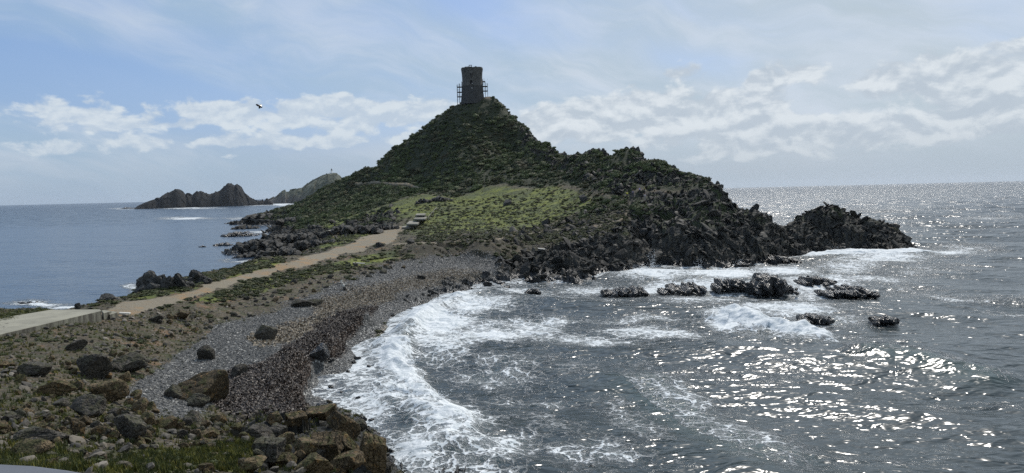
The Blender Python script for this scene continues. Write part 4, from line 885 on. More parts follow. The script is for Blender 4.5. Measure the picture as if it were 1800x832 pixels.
M_MAQ = tint_mat('maquis_leaves', [(0, (.044, .064, .032)), (.45, (.080, .104, .048)), (.8, (.12, .138, .062)), (.95, (.165, .155, .095))], .75, 1.2, 0, spec=.2, big=(.105, .135, .050))
M_CUSH = tint_mat('cushion_plants', [(0, (.035, .045, .016)), (.5, (.065, .080, .026)), (.85, (.10, .10, .04)), (.95, (.13, .11, .055))], .75, 3, 0, spec=.3)
P, r, _ = sample((1 - line_mask(gpx, gpy - 1.5, P_UP, 3.2)) * ZN['scrub'] * CA * (gpy < 420) * (Yg < 470) * (1 - sstep(.1, .5, ZN['sand'])) * (1 - .85 * ((np.abs(gpx - 831) < 34) & (gpy < 192))), 9500, 6)
s_ = .95 * np.minimum(np.exp(r.exponential(.38, len(P))), 3.4) * np.clip(P[:, 1] / 300, .75, 1.1) * (1 - .4 * (P[:, 2] > 47)); scatter('maquis_scrub', bushes, P, np.stack([s_ * r.uniform(1, 1.35, len(P)), s_, s_ * r.uniform(.5, .85, len(P))], -1), r, M_MAQ, .25, .25, smooth=True, lean=.2)
P, r, _ = sample(WALK * ZN['rock'] * CA * (Yg > 120) * sstep(5, 10, TZ) * sstep(.0, .3, fbm2(Xg * .11, Yg * .11, 3, 44)) * (gpx < 1240), 1700, 7)
s_ = r.uniform(.7, 1.9, len(P)); scatter('ridge_scrub', bushes, P, np.stack([s_ * 1.3, s_, s_ * .8], -1), r, M_MAQ, .15, .3, smooth=True, lean=.2)
P, r, ij = sample((.55 * ZN['dark'] + ZN['grass'] * np.where(Yg > 120, .12, .8) + (1 - ZN['grass']) * .35 * sstep(.05, .3, fbm2(Xg * .3, Yg * .3, 3, 45))) * (1 - ZN['peb']) * (1 - ZN['weed']) * (1 - ZN['scrub']) * (1 - ZN['rock']) * notp * CA * (Yg < 235) * (Yg > 12), 5200, 8)
s_ = r.uniform(.22, .85, len(P)) * np.clip(P[:, 1] / 80, .45, 1.2); scatter('cushion_plants', bushes, P, np.stack([s_ * 1.4, s_, s_ * .55], -1), r, M_CUSH, .15, .3)
# turf on the hillside and grass blades near by
def tuft(seed, nb):
    r = np.random.default_rng(seed); T = []
    for k in range(nb):
        a = r.uniform(0, 6.28); b0 = np.array([r.uniform(-.3, .3), r.uniform(-.3, .3), -.5]); w = .07; dirn = np.array([math.cos(a), math.sin(a), 0]); sd = np.array([-dirn[1], dirn[0], 0]) * w; h = r.uniform(.5, 1.0)
        T.append(np.stack([b0 - sd, b0 + sd, b0 + dirn * r.uniform(.1, .5) * h + np.array([0, 0, h])]))
    return np.concatenate(T), np.arange(nb * 3).reshape(-1, 3)
tufts = [tuft(700 + k, 14) for k in range(5)]
M_GRS = tint_mat('grass_blades', [(0, (.048, .062, .020)), (.5, (.085, .100, .026)), (.85, (.19, .185, .032)), (.95, (.27, .24, .06))], .6, .5, 0, spec=.3)
P, r, _ = sample(ZN['grass'] * CA * (Yg > 100) * (1 - ZN['rock']) * (.3 + sstep(0, .3, fbm2(Xg * .1, Yg * .07, 3, 49))), 5500, 9)
s_ = r.uniform(.2, .5, len(P)); scatter('hillside_grass', tufts, P, np.stack([s_ * 1.4, s_ * 1.4, s_ * .6], -1), r, M_GRS, .1, .1, lean=.3)
P, r, _ = sample((ZN['grass'] + .12) * CA * (Yg < 75) * (Yg > 9) * (1 - ZN['peb']) * (1 - ZN['weed']) * notp / np.maximum(Yg, 15), 12000, 10)
s_ = r.uniform(.10, .30, len(P)); scatter('near_grass', tufts, P, np.stack([s_, s_, s_], -1), r, M_GRS, .2, .1)

# ------------------------------------------------------------------ solid helpers
def box(x0, x1, y0, y1, z0, z1):
    v = np.array([(x, y, z) for z in (z0, z1) for y in (y0, y1) for x in (x0, x1)], float)
    f = [(0, 2, 3, 1), (4, 5, 7, 6), (0, 1, 5, 4), (2, 6, 7, 3), (0, 4, 6, 2), (1, 3, 7, 5)]; return v, np.array(f)
def tube(a, b, r, n=6):
    a, b = np.array(a, float), np.array(b, float); d = b - a; d /= np.linalg.norm(d); h = np.array([0, 0, 1.]) if abs(d[2]) < .9 else np.array([1., 0, 0])
    e1 = np.cross(d, h); e1 /= np.linalg.norm(e1); e2 = np.cross(d, e1); an = np.arange(n) * 2 * math.pi / n
    ring = np.cos(an)[:, None] * e1 + np.sin(an)[:, None] * e2
    v = np.concatenate([a + ring * r, b + ring * r, [a], [b]]); f = []
    for i in range(n):
        j = (i + 1) % n; f += [(i, j, n + j, n + i), (i, 2 * n, 2 * n, j) if False else (2 * n, j, i, i), (2 * n + 1, n + i, n + j, n + j)]
    return v, f
def poly_obj(name, parts, mat, parent=None, smooth=False, bevel=0.0):
    """parts: (verts, faces) with faces of any size"""
    V_, F_, o = [], [], 0
    for v, f in parts:
        V_ += [tuple(p) for p in v]; F_ += [tuple(dict.fromkeys(int(i) + o for i in q)) for q in f]; o += len(v)
    me = bpy.data.meshes.new(name); me.from_pydata(V_, [], F_); me.update(); me.materials.append(mat)
    if smooth: me.shade_smooth()
    ob = link(name, me, parent)
    if bevel:
        b = ob.modifiers.new('bevel', 'BEVEL'); b.width = bevel; b.segments = 2
    return ob
def lathe(profile, n=64, wob=0.0, seed=0, closed_top=True):
    r = np.random.default_rng(seed); v, f = [], []
    for (rad, z) in profile:
        for k in range(n):
            a = 2 * math.pi * k / n; rr_ = rad * (1 + wob * r.normal()); v.append((rr_ * math.cos(a), rr_ * math.sin(a), z))
    m = len(profile)
    for i in range(m - 1):
        for k in range(n): k2 = (k + 1) % n; f.append((i * n + k, i * n + k2, (i + 1) * n + k2, (i + 1) * n + k))
    if closed_top: f.append(tuple((m - 1) * n + k for k in range(n)))
    return np.array(v), f

# ------------------------------------------------------------------ watchtower on the summit
def stone_wall_mat(name, a, b, mortar, s=1.0, blotch=(.03, .03, .03)):
    m, N, bs = new_mat(name); p = N.n('ShaderNodeTexCoord').outputs['Object']
    x, y, z = N.sep(p); ang = N.m('MULTIPLY', N.m('ARCTAN2', y, x), 4.6 * s)
    q = N.comb(ang, N.m('MULTIPLY', z, 1.5 * s), 0); q = N.vm('ADD', q, N.vm('SCALE', N.noise(p, 1.5, 3, out=1), .5))
    vc = N.voro(q, 2.2, out='Color'); vs_ = N.n('ShaderNodeSeparateColor'); N.put(vs_.inputs[0], vc); ed = N.voro(q, 2.2, 'DISTANCE_TO_EDGE')
    c = N.mix(vs_.outputs[0], a, b); c = N.mix(N.ramp(ed, .07, .0), c, mortar)
    big = N.noise(N.vm('MULTIPLY', p, (1, 1, .45)), .55, 6, .65); c = N.mix(N.ramp(big, .45, .65, 0, .7), c, blotch)
    c = N.mix(N.m('MULTIPLY', N.ramp(N.noise(p, 2.5, 5, .7), .62, .7), .8), c, (.02, .02, .02))
    N.put(bs.inputs['Base Color'], c); bs.inputs['Roughness'].default_value = .9
    N.put(bs.inputs['Normal'], N.bump(N.m('ADD', N.ramp(ed, 0, .15), N.noise(p, 4, 4)), .8, .12)); return m
M_TWR = stone_wall_mat('tower_rubble_stone', (.075, .074, .068), (.15, .143, .128), (.12, .116, .105), 1.0, (.055, .055, .052))
M_TLOW = stone_wall_mat('tower_rendered_base', (.052, .053, .052), (.072, .072, .069), (.060, .060, .058), 1.0, (.05, .05, .05))
M_DARK = simple_mat('shade_and_frame_black', (.006, .006, .007), .95, .1, 2, 0, 0)  # near black: painted shade of the tower openings, also colours the hoist frame
M_STEEL = simple_mat('scaffold_steel', (.10, .105, .11), .45, .2, 4, .8, 0)
M_WOOD = simple_mat('scaffold_planks', (.10, .08, .055), .85, .3, 4, 0, .2)
TY_ = 327.0; tp = at_y(831, 176, TY_); TZB = float(tp[2]) - .5
sc_m = TY_ / F_PX                                     # metres per photograph pixel at the tower
tower = empty('watchtower', (tp[0], TY_, TZB)); tag(tower, 'round old stone watchtower flared at the top, standing on the summit of the hill', 'tower')
Ht = float(at_y(831, 120, TY_)[2]) - TZB
prof = [(5.35, -1.5), (5.2, 0), (4.95, Ht * .16), (4.68, Ht * .32), (4.5, Ht * .45)]
poly_obj('base_wall', [lathe(prof, 72, .004, 1, False)], M_TLOW, tower, True)
prof = [(4.52, Ht * .455), (4.45, Ht * .6), (4.46, Ht * .72), (4.58, Ht * .84), (4.78, Ht * .93), (4.82, Ht * .955)]
poly_obj('upper_wall', [lathe([(4.62, Ht * .435), (4.62, Ht * .455)] + prof, 72, .006, 2, False)], M_TWR, tower, True)
r_ = np.random.default_rng(4); n_ = 72; vv, ff = [], []
for k in range(n_):                                    # crumbling rim of the parapet
    a = 2 * math.pi * k / n_; h_ = Ht * (1.0 + .006 * r_.normal()) - (.22 if r_.random() < .3 else 0) - .35 * (1 if (k % 24) in (7, 8) else 0)
    for rad, z in ((4.84, Ht * .955), (4.74, h_), (4.10, h_), (4.10, Ht * .93)): vv.append((rad * math.cos(a), rad * math.sin(a), z))
for k in range(n_):
    j = (k + 1) % n_
    for q in range(3): ff.append((k * 4 + q, j * 4 + q, j * 4 + q + 1, k * 4 + q + 1))
poly_obj('parapet', [(np.array(vv), ff)], M_TWR, tower)
poly_obj('roof_terrace', [lathe([(4.12, Ht * .925), (4.12, Ht * .93)], 48)], M_TWR, tower)
def on_wall(px, py, w, h, name, mat, rad=4.5, depth=.12, parent=tower):
    P = at_y(px, py, TY_ - rad) - np.array([tp[0], TY_, TZB]); a = math.atan2(P[0], rad)
    x, z = P[0], P[2]; yy = -math.sqrt(max(rad * rad - x * x, .1)); return poly_obj(name, [box(x - w / 2, x + w / 2, yy - depth, yy + .5, z - h / 2, z + h / 2)], mat, parent)
f1_ = on_wall(828, 133, 1.0, 1.5, 'window', M_TWR, 4.5, .10); o_ = on_wall(828, 133, .62, 1.1, 'opening_shade', M_DARK, 4.5, .105, f1_)  # no hole cut: a black box paints the shade inside, doorway likewise
f1_ = on_wall(828, 144.5, 1.5, 2.0, 'doorway', M_TWR, 4.55, .10); o_ = on_wall(828, 144.5, .95, 1.6, 'opening_shade', M_DARK, 4.55, .105, f1_)
on_wall(828, 126.5, 1.6, 1.3, 'box_machicolation', M_TWR, 4.65, .45)
on_wall(830, 147, .35, .3, 'notice', simple_mat('white_notice', (.6, .6, .6), .6, .05), 4.62, .16)
on_wall(829.5, 155, .45, .25, 'notice', simple_mat('white_notice_plate', (.6, .6, .6), .6, .05), 4.95, .14)
fx = float(at_y(827, 115, TY_)[0]) - tp[0]
poly_obj('hoist_frame', [tube((fx - .55, -1, Ht * .93), (fx - .55, -1, Ht + 1.15), .09), tube((fx + .55, -1, Ht * .93), (fx + .55, -1, Ht + 1.15), .09), tube((fx - .75, -1, Ht + 1.1), (fx + .75, -1, Ht + 1.1), .15)], M_DARK, tower)

def scaffold(cx, side, z_top, lab, heights):
    """tube scaffold hugging the tower flank"""
    s = empty('scaffolding', (tp[0] + cx, TY_, TZB)); tag(s, lab, 'scaffolding')
    xs = (-.95 * side, 0.15 * side, 1.15 * side); ys = (-1.6, 0.2, 2.0); zb = [-1.9 * (side < 0) - 1.0] * 3
    for i, x in enumerate(xs):
        for y in ys:
            topz = z_top - (0.9 * i if side > 0 else .8 * i) + (.3 if y > 0 else 0)
            poly_obj('standard', [tube((x, y, zb[i]), (x, y, topz), .055)], M_STEEL, s)
    for h in heights:
        hi = [x for i, x in enumerate(xs) if h < z_top - .8 * i]; lo_, hi_ = min(hi), max(hi)
        poly_obj('platform', [box(lo_, hi_, ys[0], ys[-1], h, h + .09)], M_WOOD, s)
        poly_obj('guard_rail', [tube((x0, ys[0], h + dz_), (x1, ys[0], h + dz_), .04) for dz_ in (.5, 1.0) for x0, x1 in ((lo_, hi_),)] + [tube((xs[-1] if side > 0 else xs[-1], y0, h + 1.0), (xs[-1], y1, h + 1.0), .04) for y0, y1 in ((ys[0], ys[-1]),)], M_STEEL, s)
        poly_obj('cross_brace', [tube((lo_, ys[0], h - 1.9), (hi_, ys[0], h), .035)], M_STEEL, s)
    return s
def hz(py): return float(at_y(831, py, TY_)[2]) - TZB
scaffold(-5.6, -1, hz(144), 'steel tube scaffolding clinging to the left flank of the watchtower', [hz(170), hz(162), hz(153)])
scaffold(5.55, 1, hz(141), 'steel tube scaffolding clinging to the right flank of the watchtower', [hz(161), hz(153), hz(144.5)])

# ------------------------------------------------------------------ islets far off
def islet(name, label, pts, Yfun, depth, mat, seed, rough=.12, nx=420, nt=70, kind='structure'):
    pts = np.array(pts, float); xs = np.linspace(pts[0, 0], pts[-1, 0], nx); ys = np.interp(xs, pts[:, 0], pts[:, 1]); Yc = np.array([Yfun(x) for x in xs])
    P = at_y(xs, ys, Yc); h = np.maximum(P[:, 2], .2); t = np.linspace(-1, 1, nt); hm = h.max()
    X = np.repeat(P[:, 0][:, None], nt, 1); Yv = Yc[:, None] + t[None] * depth * (.25 + .75 * (h / hm)[:, None]) ; X = X * Yv / Yc[:, None]
    k = hm / 30
    Z = h[:, None] * (1.03 - 1.12 * np.abs(t[None]) ** 2.0) 
    a = (1 - np.abs(t[None])) ** .4 * np.ones_like(X)
    f1, _ = facets(X / (14 * k), Yv / (18 * k), seed, 1.2); f2, _ = facets(X / (5 * k), Yv / (7 * k), seed + 9, 1.3)
    top = np.exp(-(t[None] / .12) ** 2)
    Z = Z + (f1 * .9 + f2 * .5) * rough * hm * .42 * (1 - .8 * top) * sstep(.02, .2, h[:, None] / hm) - 1.0 * (np.abs(t[None]) > .97) * 3
    o = link(name, np_mesh(name, np.stack([X, Yv, Z], -1).reshape(-1, 3), grid_faces(nx, nt)[:, ::-1], mat=mat)); return tag(o, label, kind=kind)
M_ISLE = rock_mat('islet_rock', (.006, .007, .008), (.018, .019, .020), (.024, .022, .020), .9, .12, .3)
m_, N_, b_ = new_mat('far_hill_scrub'); p_ = N_.n('ShaderNodeNewGeometry').outputs['Position']; z_ = N_.sep(p_)[2]
c_ = N_.mix(N_.ramp(N_.noise(p_, .02, 7, .65), .38, .62), (.040, .050, .030), (.095, .10, .062)); c_ = N_.mix(N_.ramp(N_.m('ADD', z_, N_.m('MULTIPLY', N_.noise(p_, .03, 6, .7), 40)), 52, 24), c_, (.075, .070, .062))
N_.put(b_.inputs['Base Color'], c_); b_.inputs['Roughness'].default_value = .9; N_.put(b_.inputs['Normal'], N_.bump(N_.noise(p_, .08, 6, .65), .6, 6)); M_FAR = m_
islet('island', 'dark rocky islet with a double hump off the left coast', [(236, 366.5), (246, 360), (262, 353), (274, 350), (281, 349), (284, 345), (292, 341), (302, 338), (309, 334.5), (316, 334), (322, 337), (326, 342), (334, 342), (338, 344), (346, 339), (353, 338), (360, 341), (370, 343), (378, 339), (386, 336), (394, 329),
       (401, 325), (409, 326), (412, 328), (417, 325.5), (420, 329), (425, 331), (429, 338), (433, 344), (441, 349), (448, 352), (454, 353), (460, 352), (464, 356), (470, 353), (476, 354), (480, 357.5)], lambda x: 1420 + (x - 236) * 1.1, 34, M_ISLE, 801, .22)
islet('island', 'far scrub covered island carrying the lighthouse', [(472, 352), (480, 349), (486, 345), (491, 341), (496, 336), (501, 335), (503, 339), (508, 338.5), (516, 335), (523, 333), (531, 331), (537, 326), (546, 321), (556, 316.5), (566, 311), (574, 308.2), (592, 308.2), (597, 311), (603, 316), (620, 326), (650, 343), (670, 350)],
      lambda x: 2000.0, 120, M_FAR, 811, .16)
M_WHITE = simple_mat('lighthouse_whitewash', (.84, .84, .82), .8, .06, .5, 0, 0); M_LDARK = simple_mat('lighthouse_lantern_iron', (.05, .055, .06), .5, .2, 1, .5, 0)
lp = at_y(583.2, 307.2, 2000.0); lk = 2000.0 / F_PX
lh = empty('lighthouse', tuple(lp)); tag(lh, 'small white lighthouse with a low house under its tower, on top of the far island', 'lighthouse')
hb = poly_obj('keeper_house', [box(-5.2, 5.2, -4, 4, -2, 4.6)], M_WHITE, lh); poly_obj('roof', [box(-6.0, 6.0, -4.8, 4.8, 4.6, 5.3)], M_WHITE, hb)
for x in (-3.6, 0, 3.6):
    w_ = poly_obj('window', [box(x - .6, x + .6, -4.05, -3.8, 1.2, 3.2)], M_LDARK, lh)
poly_obj('tower_shaft', [box(-1.9, 1.9, -1.9, 1.9, 5.3, 10.6)], M_WHITE, lh); poly_obj('gallery', [box(-2.7, 2.7, -2.7, 2.7, 10.6, 11.4)], M_WHITE, lh)
ln = poly_obj('lantern', [lathe([(1.9, 11.2), (1.9, 13.6)], 10)], M_LDARK, lh); poly_obj('dome', [lathe([(2.1, 13.6), (1.5, 14.8), (.5, 15.8), (.2, 17.6)], 10)], M_LDARK, ln)

# ------------------------------------------------------------------ concrete platform and steps by the track
m_, N_, b_ = new_mat('weathered_concrete'); p_ = N_.n('ShaderNodeNewGeometry').outputs['Position']; x_, y_, z_ = N_.sep(p_)
c_ = N_.mix(N_.ramp(N_.noise(p_, .5, 6, .65), .35, .65), (.21, .20, .155), (.30, .285, .22)); st_ = N_.noise(N_.vm('MULTIPLY', p_, (1.6, 1.6, .25)), 1.4, 5, .7)
gn = N_.sep(N_.n('ShaderNodeNewGeometry').outputs['Normal'])[2]
c_ = N_.mix(N_.m('MULTIPLY', N_.ramp(st_, .42, .6), N_.ramp(gn, .6, .2)), c_, (.10, .09, .07)); c_ = N_.mix(N_.ramp(N_.noise(p_, 14, 4, .7), .5, .8, 0, .35), c_, (.14, .13, .10))
N_.put(b_.inputs['Base Color'], c_); b_.inputs['Roughness'].default_value = .9; N_.put(b_.inputs['Normal'], N_.bump(N_.noise(p_, 9, 5, .65), .4, .03)); M_CONC = m_
def slab(name, pxs, ztop, thick, mat, parent=None, sub=None, label=None, cat=None):
    P = np.array([at_z(x, y, ztop) for x, y in pxs]); n = len(P); lo = P.copy(); lo[:, 2] -= thick
    o = poly_obj(name, [(np.concatenate([P, lo]), [tuple(range(n))[::-1], tuple(range(n, 2 * n))] + [(i, (i + 1) % n, n + (i + 1) % n, n + i) for i in range(n)])], mat, parent, bevel=.03)
    return tag(o, label, cat) if label else o
plat = empty('concrete_platform', tuple(at_z(100, 560, 4.6))); tag(plat, 'pale weathered concrete platform ending at the start of the sandy track', 'platform')
pm = plat.matrix_basis.inverted()
def adopt(o, par):
    o.parent = par; o.matrix_parent_inverse = Matrix.Translation(-Vector(par.location)); return o
adopt(slab('deck', [(-340, 616), (90, 544.5), (176, 544), (178, 546.5), (0, 588), (-340, 669)], 5.52, 1.2, M_CONC), plat)
adopt(slab('step', [(178.5, 546), (184, 545.5), (196, 547), (182, 550.5)], 5.15, .8, M_CONC), plat)
adopt(slab('step', [(190, 549.3), (197, 547), (207, 549), (193, 553)], 4.95, .7, M_CONC), plat)
slab('parapet_coping', [(-400, 764), (0, 811.5), (60, 814.5), (120, 822), (200, 836), (420, 885), (380, 1100), (-400, 1100)], 13.95, .9, simple_mat('painted_grey_parapet', (.12, .125, .14), .55, .12, 1.5, 0, .1), label='smooth blue grey parapet top crossing the lower left corner', cat='parapet')

# stone steps where the path enters the grass
sg = on_ground2(728, 392); stp = empty('stone_steps', tuple(sg)); tag(stp, 'flight of pale broad stone steps where the sandy path climbs into the grass', 'steps')
M_STEP = simple_mat('pale_step_stone', (.21, .20, .165), .85, .2, 1.5, 0, .3)
for q, rise in (([(714, 393.5), (722, 387), (741, 387), (734, 393.5)], .16), ([(727, 384.5), (733, 380), (752, 380), (747, 384.5)], .16), ([(730, 378), (733, 375), (749, 374.5), (747, 377.5)], .16), ([(706, 399.5), (710, 397), (728, 397), (724, 399.5)], .1)):
    c = np.mean(q, 0); g = on_ground2(*c); adopt(slab('step', q, float(g[2]) + rise * .5, .4, M_STEP), stp)
def fence_line(name, label, pxs, h, post, rail, mat, cat):
    pts = [on_ground2(*p) for p in pxs]; o = empty(name, tuple(pts[0])); tag(o, label, cat); P0 = pts[0]
    for a_, b_2 in zip(pts[:-1], pts[1:]): poly_obj('rail', [tube(a_ - P0 + [0, 0, h * .92], b_2 - P0 + [0, 0, h * .92], rail)], mat, o)
    for a_ in pts: poly_obj('post', [tube(a_ - P0 - [0, 0, .3], a_ - P0 + [0, 0, h], post)], mat, o)
    return o
M_RAIL = simple_mat('bleached_wood', (.30, .28, .24), .85, .2, 3, 0, .2)
fence_line('handrail', 'bleached wooden handrail running up beside the stone steps', [(753, 388), (757, 382), (762, 377), (768, 371)], 1.0, .07, .06, M_RAIL, 'handrail')
fence_line('handrail', 'short low wooden rail on the grass below the stone steps', [(727, 404), (731, 400), (736, 396)], .7, .07, .06, M_RAIL, 'handrail')
# curved dry stone wall below the crag
wp = [(566, 419), (578, 414), (590, 410.5), (604, 408.5), (618, 408.5), (630, 411)]
g0_ = on_ground2(598, 411); wall = empty('dry_stone_wall', tuple(g0_)); tag(wall, 'low curved dry stone wall with pale capstones beside the sandy path', 'wall')
body, cap = [], []; rw = np.random.default_rng(9); pw = [on_ground2(*p) for p in wp]
for a_, b_2 in zip(pw[:-1], pw[1:]):
    nseg = max(3, int(np.linalg.norm(b_2 - a_) / .55))
    for k in range(nseg):
        c = a_ + (b_2 - a_) * (k + .5) / nseg - g0_
        for lv in range(3):
            v, f = rock_shape(int(rw.integers(0, 30)), 1, 8); v = unit(v) * np.array([.75, .6, .5]) * rw.uniform(.85, 1.15) + c + np.array([0, 0, lv * .38 - .1]); body.append((v, f))
        v, f = rock_shape(int(rw.integers(0, 30)), 1, 8); v = unit(v) * np.array([.85, .75, .22]) * rw.uniform(.85, 1.15) + c + np.array([0, 0, 1.12]); cap.append((v, f))
v, f = merge(body); link('wall_stones', np_mesh('wall_stones', v, f, mat=M_ROCK), wall); v, f = merge(cap); link('capstones', np_mesh('capstones', v, f, mat=M_STEP), wall)
single_rock('standing_stone', 'pale upright stone slab at the foot of the tallest crag by the path', 677, 404, 5, 12, M_STEP, 90, .5, 3, cat='stone')

# ------------------------------------------------------------------ debris
def debris(name, label, px, py, l, w, h, rot, mat, cat, tiltx=0):
    g = on_ground2(px, py); v, f = box(-l / 2, l / 2, -w / 2, w / 2, -h * .3, h * .7); o = poly_obj(name, [(v, f)], mat, bevel=min(h, w) * .15)
    o.location = tuple(g); o.rotation_euler = (tiltx, .1, rot); return tag(o, label, cat)
M_PALE = simple_mat('pale_debris', (.50, .48, .43), .7, .1, 3, 0, .2)
debris('plank', 'pale board lying among the stones on the far side of the beach', 631, 464, 2.0, .5, .22, .15, M_PALE, 'plank')
debris('stone_block', 'small white squared block on the dirt by the concrete steps', 219, 552.5, .95, .5, .2, .2, M_PALE, 'block')
debris('plank', 'pale narrow board lying on the rocks above the headland foam', 952, 438, 1.6, .35, .15, -.5, M_PALE, 'plank', .2)
g = on_ground2(604, 510); dw = empty('driftwood', tuple(g)); tag(dw, 'bleached driftwood stump with dark roots standing on the pebbles', 'driftwood')
M_DWD = simple_mat('dark_driftwood', (.03, .025, .02), .9, .3, 6, 0, .3)
def branch(pts, rads, mat, name, par):
    parts = []
    for (a_, b_2, ra, rb) in zip(pts[:-1], pts[1:], rads[:-1], rads[1:]):
        v, f = tube(a_, b_2, 1, 8); n = 8; a_, b_2 = np.array(a_), np.array(b_2)
        v[:n] = a_ + (v[:n] - a_) * ra; v[n:2 * n] = b_2 + (v[n:2 * n] - b_2) * rb; parts.append((v, f))
    return poly_obj(name, parts, mat, par, True)
branch([(.1, 0, -.2), (.12, 0, .35), (-.05, 0, .8), (-.35, 0, 1.15), (-.12, 0, 1.32)], [.28, .24, .13, .12, .05], M_PALE, 'bleached_trunk', dw)
branch([(.12, .05, .5), (.42, .05, .75), (.3, 0, 1.05)], [.10, .08, .04], M_PALE, 'branch', dw)
branch([(.2, 0, .62), (.7, 0, .6), (1.1, 0, .5)], [.07, .05, .03], M_DWD, 'branch', dw); branch([(-.1, .05, .9), (-.7, 0, .85), (-1.2, 0, .8)], [.06, .045, .02], M_DWD, 'branch', dw)
branch([(.15, .1, .5), (.0, -.05, .1), (-.4, -.1, -.1)], [.2, .16, .08], M_DWD, 'root', dw); branch([(.15, -.2, .4), (.22, -.24, .1), (.5, -.3, -.1)], [.22, .2, .1], M_DWD, 'root', dw)

# ------------------------------------------------------------------ walkers on the ridge path
def skinned(name, verts, edges, rad, mat, parent=None, sub=2):
    me = bpy.data.meshes.new(name + '_rig'); me.from_pydata(verts, edges, []); o = bpy.data.objects.new(name + '_rig', me); sc.collection.objects.link(o)
    m = o.modifiers.new('s', 'SKIN'); m.use_smooth_shade = True; o.modifiers.new('d', 'SUBSURF').levels = sub
    for i, rr_ in enumerate(rad): me.skin_vertices[0].data[i].radius = (rr_, rr_ * .85)
    me.skin_vertices[0].data[0].use_root = True
    ev = o.evaluated_get(bpy.context.evaluated_depsgraph_get()); out = bpy.data.meshes.new_from_object(ev); out.materials.clear(); out.materials.append(mat)
    bpy.data.objects.remove(o); return link(name, out, parent)
M_SKIN = simple_mat('skin', (.42, .26, .19), .6, .08, 8, 0, 0)
def person(px, py, label, top, trouser, hair, rz=0.0, stride=.18, pack=None, bend=0.0, scale=1.0, hat=None):
    g = on_ground2(px, py); cm = simple_mat(name='cloth_' + top[0], col=top[1], rough=.85, var=.1); tm = simple_mat('cloth_' + trouser[0], trouser[1], .85, .1); hm = simple_mat('hair_' + hair[0], hair[1], .7, .1)
    o = empty('person', (g[0], g[1], g[2] + .02), rz); o.scale = (scale,) * 3; tag(o, label, 'person', 'walkers on the ridge path')
    b = bend; s = stride
    J = [(0, 0, .95), (0, -.02 - b * .3, 1.18), (0, -.02 - b * .6, 1.42), (0, -.03 - b * .8, 1.52), (0, -.04 - b, 1.62), (0, -.05 - b, 1.72),
         (-.19, -b * .6, 1.42), (-.25, -.04 - b * .6, 1.14), (-.24, -.18 - b * .6, .92), (.19, -b * .6, 1.42), (.26, .05 - b * .6, 1.15), (.25, -.04 - b * .6, .90),
         (-.10, 0, .90), (-.11, -s * .5, .50), (-.11, -s * .4, .07), (-.11, -s * .4 - .16, .03), (.10, 0, .90), (.11, s * .25, .50), (.11, s * .8, .08), (.11, s * .8 - .16, .03)]
    E = [(0, 1), (1, 2), (2, 3), (3, 4), (4, 5), (2, 6), (6, 7), (7, 8), (2, 9), (9, 10), (10, 11), (0, 12), (12, 13), (13, 14), (14, 15), (0, 16), (16, 17), (17, 18), (18, 19)]
    Rd = [.13, .13, .14, .055, .085, .09, .06, .045, .035, .06, .045, .035, .085, .06, .045, .04, .085, .06, .045, .04]
    skinned('body', J, E, Rd, M_SKIN, o)
    T = [0, 1, 2, 6, 7, 9, 10]; mp = {a: i for i, a in enumerate(T)}
    skinned('jacket', [J[i] for i in T], [(mp[a], mp[b2]) for a, b2 in [(0, 1), (1, 2), (2, 6), (6, 7), (2, 9), (9, 10)]], [.165, .165, .165, .085, .07, .085, .07], cm, o)
    T = [0, 12, 13, 14, 16, 17, 18]; mp = {a: i for i, a in enumerate(T)}
    skinned('trousers', [J[i] for i in T], [(mp[a], mp[b2]) for a, b2 in [(0, 12), (12, 13), (13, 14), (0, 16), (16, 17), (17, 18)]], [.15, .105, .085, .065, .105, .085, .065], tm, o)
    skinned('hair', [(0, -.02 - b, 1.66), (0, .0 - b, 1.75), (0, -.04 - b, 1.79)], [(0, 1), (1, 2)], [.095, .11, .08], hm, o)
    if pack: skinned('backpack', [(0, .18 - b * .4, 1.12), (0, .2 - b * .6, 1.42)], [(0, 1)], [.16, .14], simple_mat('pack_' + pack[0], pack[1], .8, .1), o)
    return o
person(1102.5, 352, 'walker in a bright yellow jacket, leftmost on the rocky ridge path', ('yellow', (.62, .62, .06)), ('black', (.02, .02, .025)), ('dark', (.02, .015, .01)), .3)
person(1113, 351, 'walker in a dull grey violet jacket just right of the yellow one', ('greyviolet', (.14, .14, .22)), ('navy', (.03, .035, .06)), ('brown', (.05, .03, .02)), -.4)
person(1124.5, 346, 'walker in a lilac top standing a little higher on the ridge path', ('lilac', (.42, .38, .72)), ('dark', (.03, .03, .035)), ('brown', (.05, .03, .02)), .8)
person(1134, 354, 'walker in a light grey shirt and pale trousers, rightmost on the path', ('lightgrey', (.48, .46, .48)), ('pale', (.30, .28, .26)), ('dark', (.02, .015, .01)), .1)
person(1133, 343, 'walker in an olive yellow jacket behind the one in the light grey shirt', ('olive', (.32, .32, .08)), ('dark', (.03, .03, .035)), ('fair', (.2, .14, .07)), 1.2)

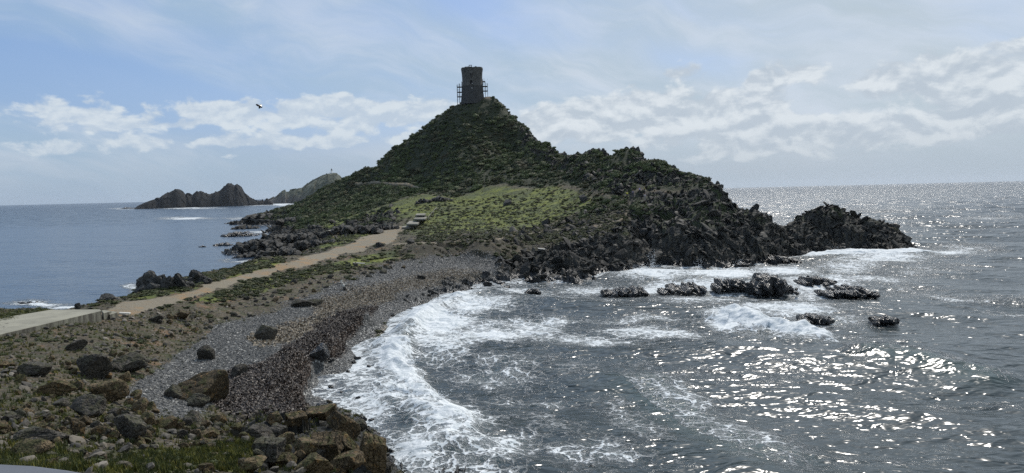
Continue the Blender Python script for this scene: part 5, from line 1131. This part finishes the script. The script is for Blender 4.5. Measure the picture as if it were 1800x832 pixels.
# ------------------------------------------------------------------ insect flying past close to the camera
ip = at_y(455.5, 186.5, 1.5); bee = empty('flying_insect', tuple(ip)); tag(bee, 'dark brown insect flying against the pale clouds in the left sky', 'insect')
M_BEE = simple_mat('insect_brown', (.035, .018, .014), .5, .3, 200, 0, 0); M_WING = simple_mat('insect_wing', (.22, .20, .10), .3, .1, 200, 0, 0)
body = lathe([(.0002, -.0075), (.0014, -.0065), (.0021, -.004), (.0020, -.0015), (.0014, -.0003), (.0021, .0012), (.0021, .003), (.0012, .0044), (.0015, .0052), (.0015, .0062), (.0005, .0072)], 12)
bo = poly_obj('body', [body], M_BEE, bee, True)
for sgn in (-1, 1):
    wv = np.array([(0, 0, .002), (sgn * .0012, .0008, -.0008), (sgn * .0050, .0070, -.0015), (sgn * .0042, .0078, .0008), (sgn * .0015, .004, .003)]); wv2 = wv + np.array([0.0001, 0, 0.00012])
    poly_obj('wing', [(np.concatenate([wv, wv2]), [(0, 1, 2, 3, 4), (9, 8, 7, 6, 5)] + [(i, (i + 1) % 5, 5 + (i + 1) % 5, 5 + i) for i in range(5)])], M_WING, bee)
bee.matrix_world = Matrix.Translation(Vector(ip)) @ M3.to_4x4() @ Matrix.Rotation(R(-27), 4, 'Z') @ Matrix.Rotation(R(90), 4, 'Y') @ Matrix.Rotation(R(-90), 4, 'Z')

# ------------------------------------------------------------------ spray thrown up by the breakers
M_SPRAY = simple_mat('sea_spray', (.8, .83, .85), .6, .05, 5, 0, 0)
sp = np.random.default_rng(3); Ps, Ss = [], []
for px, py, w, h, n in ((1147, 470, 7, 34, 260), (1130, 474, 26, 10, 260), (1345, 404, 12, 22, 200), (1230, 470, 6, 16, 100), (1475, 444, 12, 12, 120), (1300, 466, 6, 10, 80), (1330, 560, 80, 9, 420), (1285, 552, 26, 14, 260), (720, 640, 16, 10, 200), (700, 590, 12, 10, 160), (760, 700, 24, 12, 240), (1620, 446, 30, 6, 160)):
    c = at_z(px, py, 0); k = c[1] / F_PX
    t = sp.random(n) ** 1.6; x = c[0] + sp.normal(size=n) * w * k * (.35 + .5 * t); z = t * h * k; y = c[1] + sp.normal(size=n) * w * k * .3
    Ps.append(np.stack([x, y, z], -1)); Ss.append(sp.uniform(.03, .11, n) * (1 - .4 * t))
P = np.concatenate(Ps); S = np.concatenate(Ss); scatter('sea_spray', [(unit(ICO[1][0]), ICO[1][1])], P, np.stack([S, S, S], -1), sp, M_SPRAY, .1, .2)

# ------------------------------------------------------------------ air
m_ = bpy.data.materials.new('sea_haze'); m_.use_nodes = True; t_ = m_.node_tree; t_.nodes.clear()
pv = t_.nodes.new('ShaderNodeVolumePrincipled'); pv.inputs['Color'].default_value = (.80, .88, 1.0, 1); pv.inputs['Density'].default_value = 0.000025; pv.inputs['Anisotropy'].default_value = .35
t_.links.new(pv.outputs[0], t_.nodes.new('ShaderNodeOutputMaterial').inputs['Volume'])
hzv, hzf = box(-17500, 15500, -400, 14900, -9.5, 98); tag(poly_obj('haze', [(hzv, hzf)], m_), kind='stuff')
